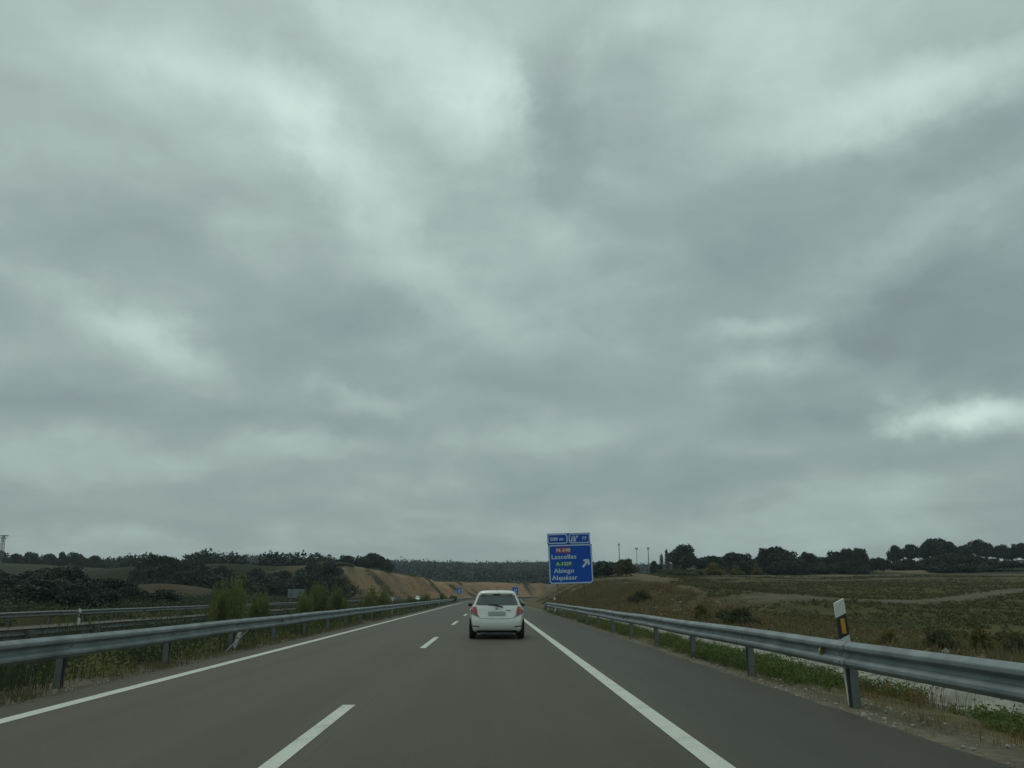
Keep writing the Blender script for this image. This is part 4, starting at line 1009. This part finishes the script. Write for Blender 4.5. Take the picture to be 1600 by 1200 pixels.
scatter_leafy('median_weeds', sample(3000, -12.4, -6.3, 3, 140, 9, -.05, 2.0, 1.4), .42, 50, .04, 'leaf_shrub', 'green weeds in the median behind the left guardrail', 'weeds', 28, .9)
blades('median_edge_grass', sample(1500, -6.5, -5.95, 3, 90, 10, -.2, .8, 1.5), .12, 12, .008, 'dry', 'short dry grass along the left asphalt edge', 'grass', 29)
scatter_leafy('outer_scrub', sample(3000, -40, -25.9, 20, 200, 12, -.2, 4, 1.0), .8, 40, .10, 'scrub', 'green scrub beyond the opposite carriageway', 'scrub', 30, 1.0)
r_c = np.random.default_rng(44); y_c = 186+r_c.random(9000)*230; L_c = 1+r_c.random(9000)*20; x_c = cx(y_c)-26.2-L_c
k_c = fbm(x_c/7., y_c/7., 3)+.014*(L_c-12) > .24
scatter_leafy('cutting_scrub', np.stack([x_c[k_c], y_c[k_c]], -1), .7, 26, .16, 'leaf_olive', 'patchy olive scrub growing on the sandy orange cutting', 'scrub', 45, 1.2)
# pale stones along the foot of the field
def stones(name, pts, smin, smax, label, seed):
    r = np.random.default_rng(seed); b = MB()
    for x, y in pts:
        s = smin+(smax-smin)*r.random()**2
        M_ = Matrix.Translation((x, y, h1(x, y)+s*.15)) @ Matrix.Rotation(r.random()*6, 4, 'Z') @ Matrix.Diagonal((s, s*(.6+.5*r.random()), s*(.45+.4*r.random()), 1))
        q_ = bmesh.ops.create_icosphere(b.bm, subdivisions=1, radius=.5, matrix=M_)
        for v in q_['verts']: v.co += Vector(r.normal(size=3))*s*.07
    tag(b.build(name, M['rock']), label, 'stones', kind='stuff')
P = sample(700, 10.2, 14.0, 9, 60, 14, .0, 1.5, 1.3)
stones('rubble', P, .08, .38, 'pale stones scattered along the foot of the field', 15)
stones('gravel', np.concatenate([sample(700, 4.1, 4.9, 2.5, 30, 16), sample(300, -6.3, -5.9, 5, 40, 17)]), .015, .06, 'small pale gravel on the edges of the asphalt', 18)

# ------------------------------------------------------------------ masts, pole, pylon
def mast(px, top, base_py, Y, r0, label, head):
    t_ = at(px, top, Y); x_ = t_.x; g = h1(x_, Y); zb = min(g, at(px, base_py, Y).z)
    root = empty('mast', (x_, Y, zb)); tag(root, label, 'mast'); h = t_.z-zb
    MB().tube((0, 0, -.5), (0, 0, h), r0, r0*.6, 10).build('shaft', M['steel_dark'], root)
    b = MB()
    if head == 'floods':
        for k in (-1, 1):
            b.box((k*.5, -.1, h-.2), (.5, .3, .45)); b.box((k*.5, -.1, h-.9), (.5, .3, .4))
        b.box((0, 0, h-.5), (1.6, .12, .12)); b.build('floodlight_head', M['steel_dark'], root)
    elif head == 'rod':
        b.tube((0, 0, h), (0, 0, h+.9), .06, .03, 6); b.box((0, 0, h-.8), (.7, .5, 1.1), bevel=.1); b.build('aerial', M['steel_dark'], root)
    else:
        for k in range(3):
            a = k*2.1; b.box((.45*math.cos(a), .45*math.sin(a), h-.7), (.22, .22, 1.3))
        b.tube((0, 0, h-.7), (0, 0, h-.55), .5, .5, 10); b.build('aerial', M['steel_dark'], root)
    return root
mast(967, 849, 885, 420, .30, 'tallest slim mast, leftmost of the three on the skyline right of the blue sign', 'rod')
mast(994.5, 856, 885, 460, .20, 'pale thin middle mast with a small lamp head on the skyline', 'floods')
mast(1012.5, 855, 885, 420, .28, 'rightmost mast of the three on the skyline, left of the poplars', 'antenna')
mast(738, 884, 906, 380, .09, 'thin pale pole standing on the cutting above the left small blue sign', 'rod')
def pylon(px, top, base_py, Y):
    t_ = at(px, top, Y); g = h1(t_.x, Y); root = empty('pylon', (t_.x, Y, g)); h = t_.z-g
    tag(root, 'steel lattice power pylon with a crossarm at the far left skyline', 'pylon')
    b = MB(); n = 9; f_ = lambda z: 1.0-.7*z/h
    for sx_ in (-1, 1):
        for sy_ in (-1, 1): b.tube((sx_*1.0, sy_*1.0, -.5), (sx_*.3, sy_*.3, h), .10, .08, 6)
    for k in range(n):
        z0, z1 = h*k/n, h*(k+1)/n; a0, a1 = f_(z0), f_(z1)
        for s in (-1, 1):
            b.tube((-a0, s*a0, z0), (a1, s*a1, z1), .05, .05, 4); b.tube((a0, s*a0, z0), (-a1, s*a1, z1), .05, .05, 4); b.tube((s*a0, -a0, z0), (s*a1, a1, z1), .05, .05, 4)
    b.build('lattice', M['steel_dark'], root)
    b = MB(); b.box((0, 0, h), (3.4, .3, .3)); b.box((0, 0, h-.9), (1.8, .25, .25))
    b.tube((-1.7, 0, h), (-.3, 0, h-1.8), .08, .08, 5); b.tube((1.7, 0, h), (.3, 0, h-1.8), .08, .08, 5); b.build('crossarm', M['steel_dark'], root)
pylon(6, 837, 865, 310)

# ------------------------------------------------------------------ haze: one closed box of air
hb = MB(); hb.box((100, 1500, 38), (4200, 3600, 90))
hm = bpy.data.materials.new('haze'); hm.use_nodes = True
for n_ in list(hm.node_tree.nodes):
    if n_.type == 'BSDF_PRINCIPLED': hm.node_tree.nodes.remove(n_)
pv = hm.node_tree.nodes.new('ShaderNodeVolumePrincipled'); pv.inputs['Color'].default_value = (.80, .92, .96, 1); pv.inputs['Density'].default_value = .00024
pv.inputs['Anisotropy'].default_value = .2
hm.node_tree.links.new(pv.outputs[0], hm.node_tree.nodes['Material Output'].inputs['Volume'])
tag(hb.build('haze', hm), kind='stuff')
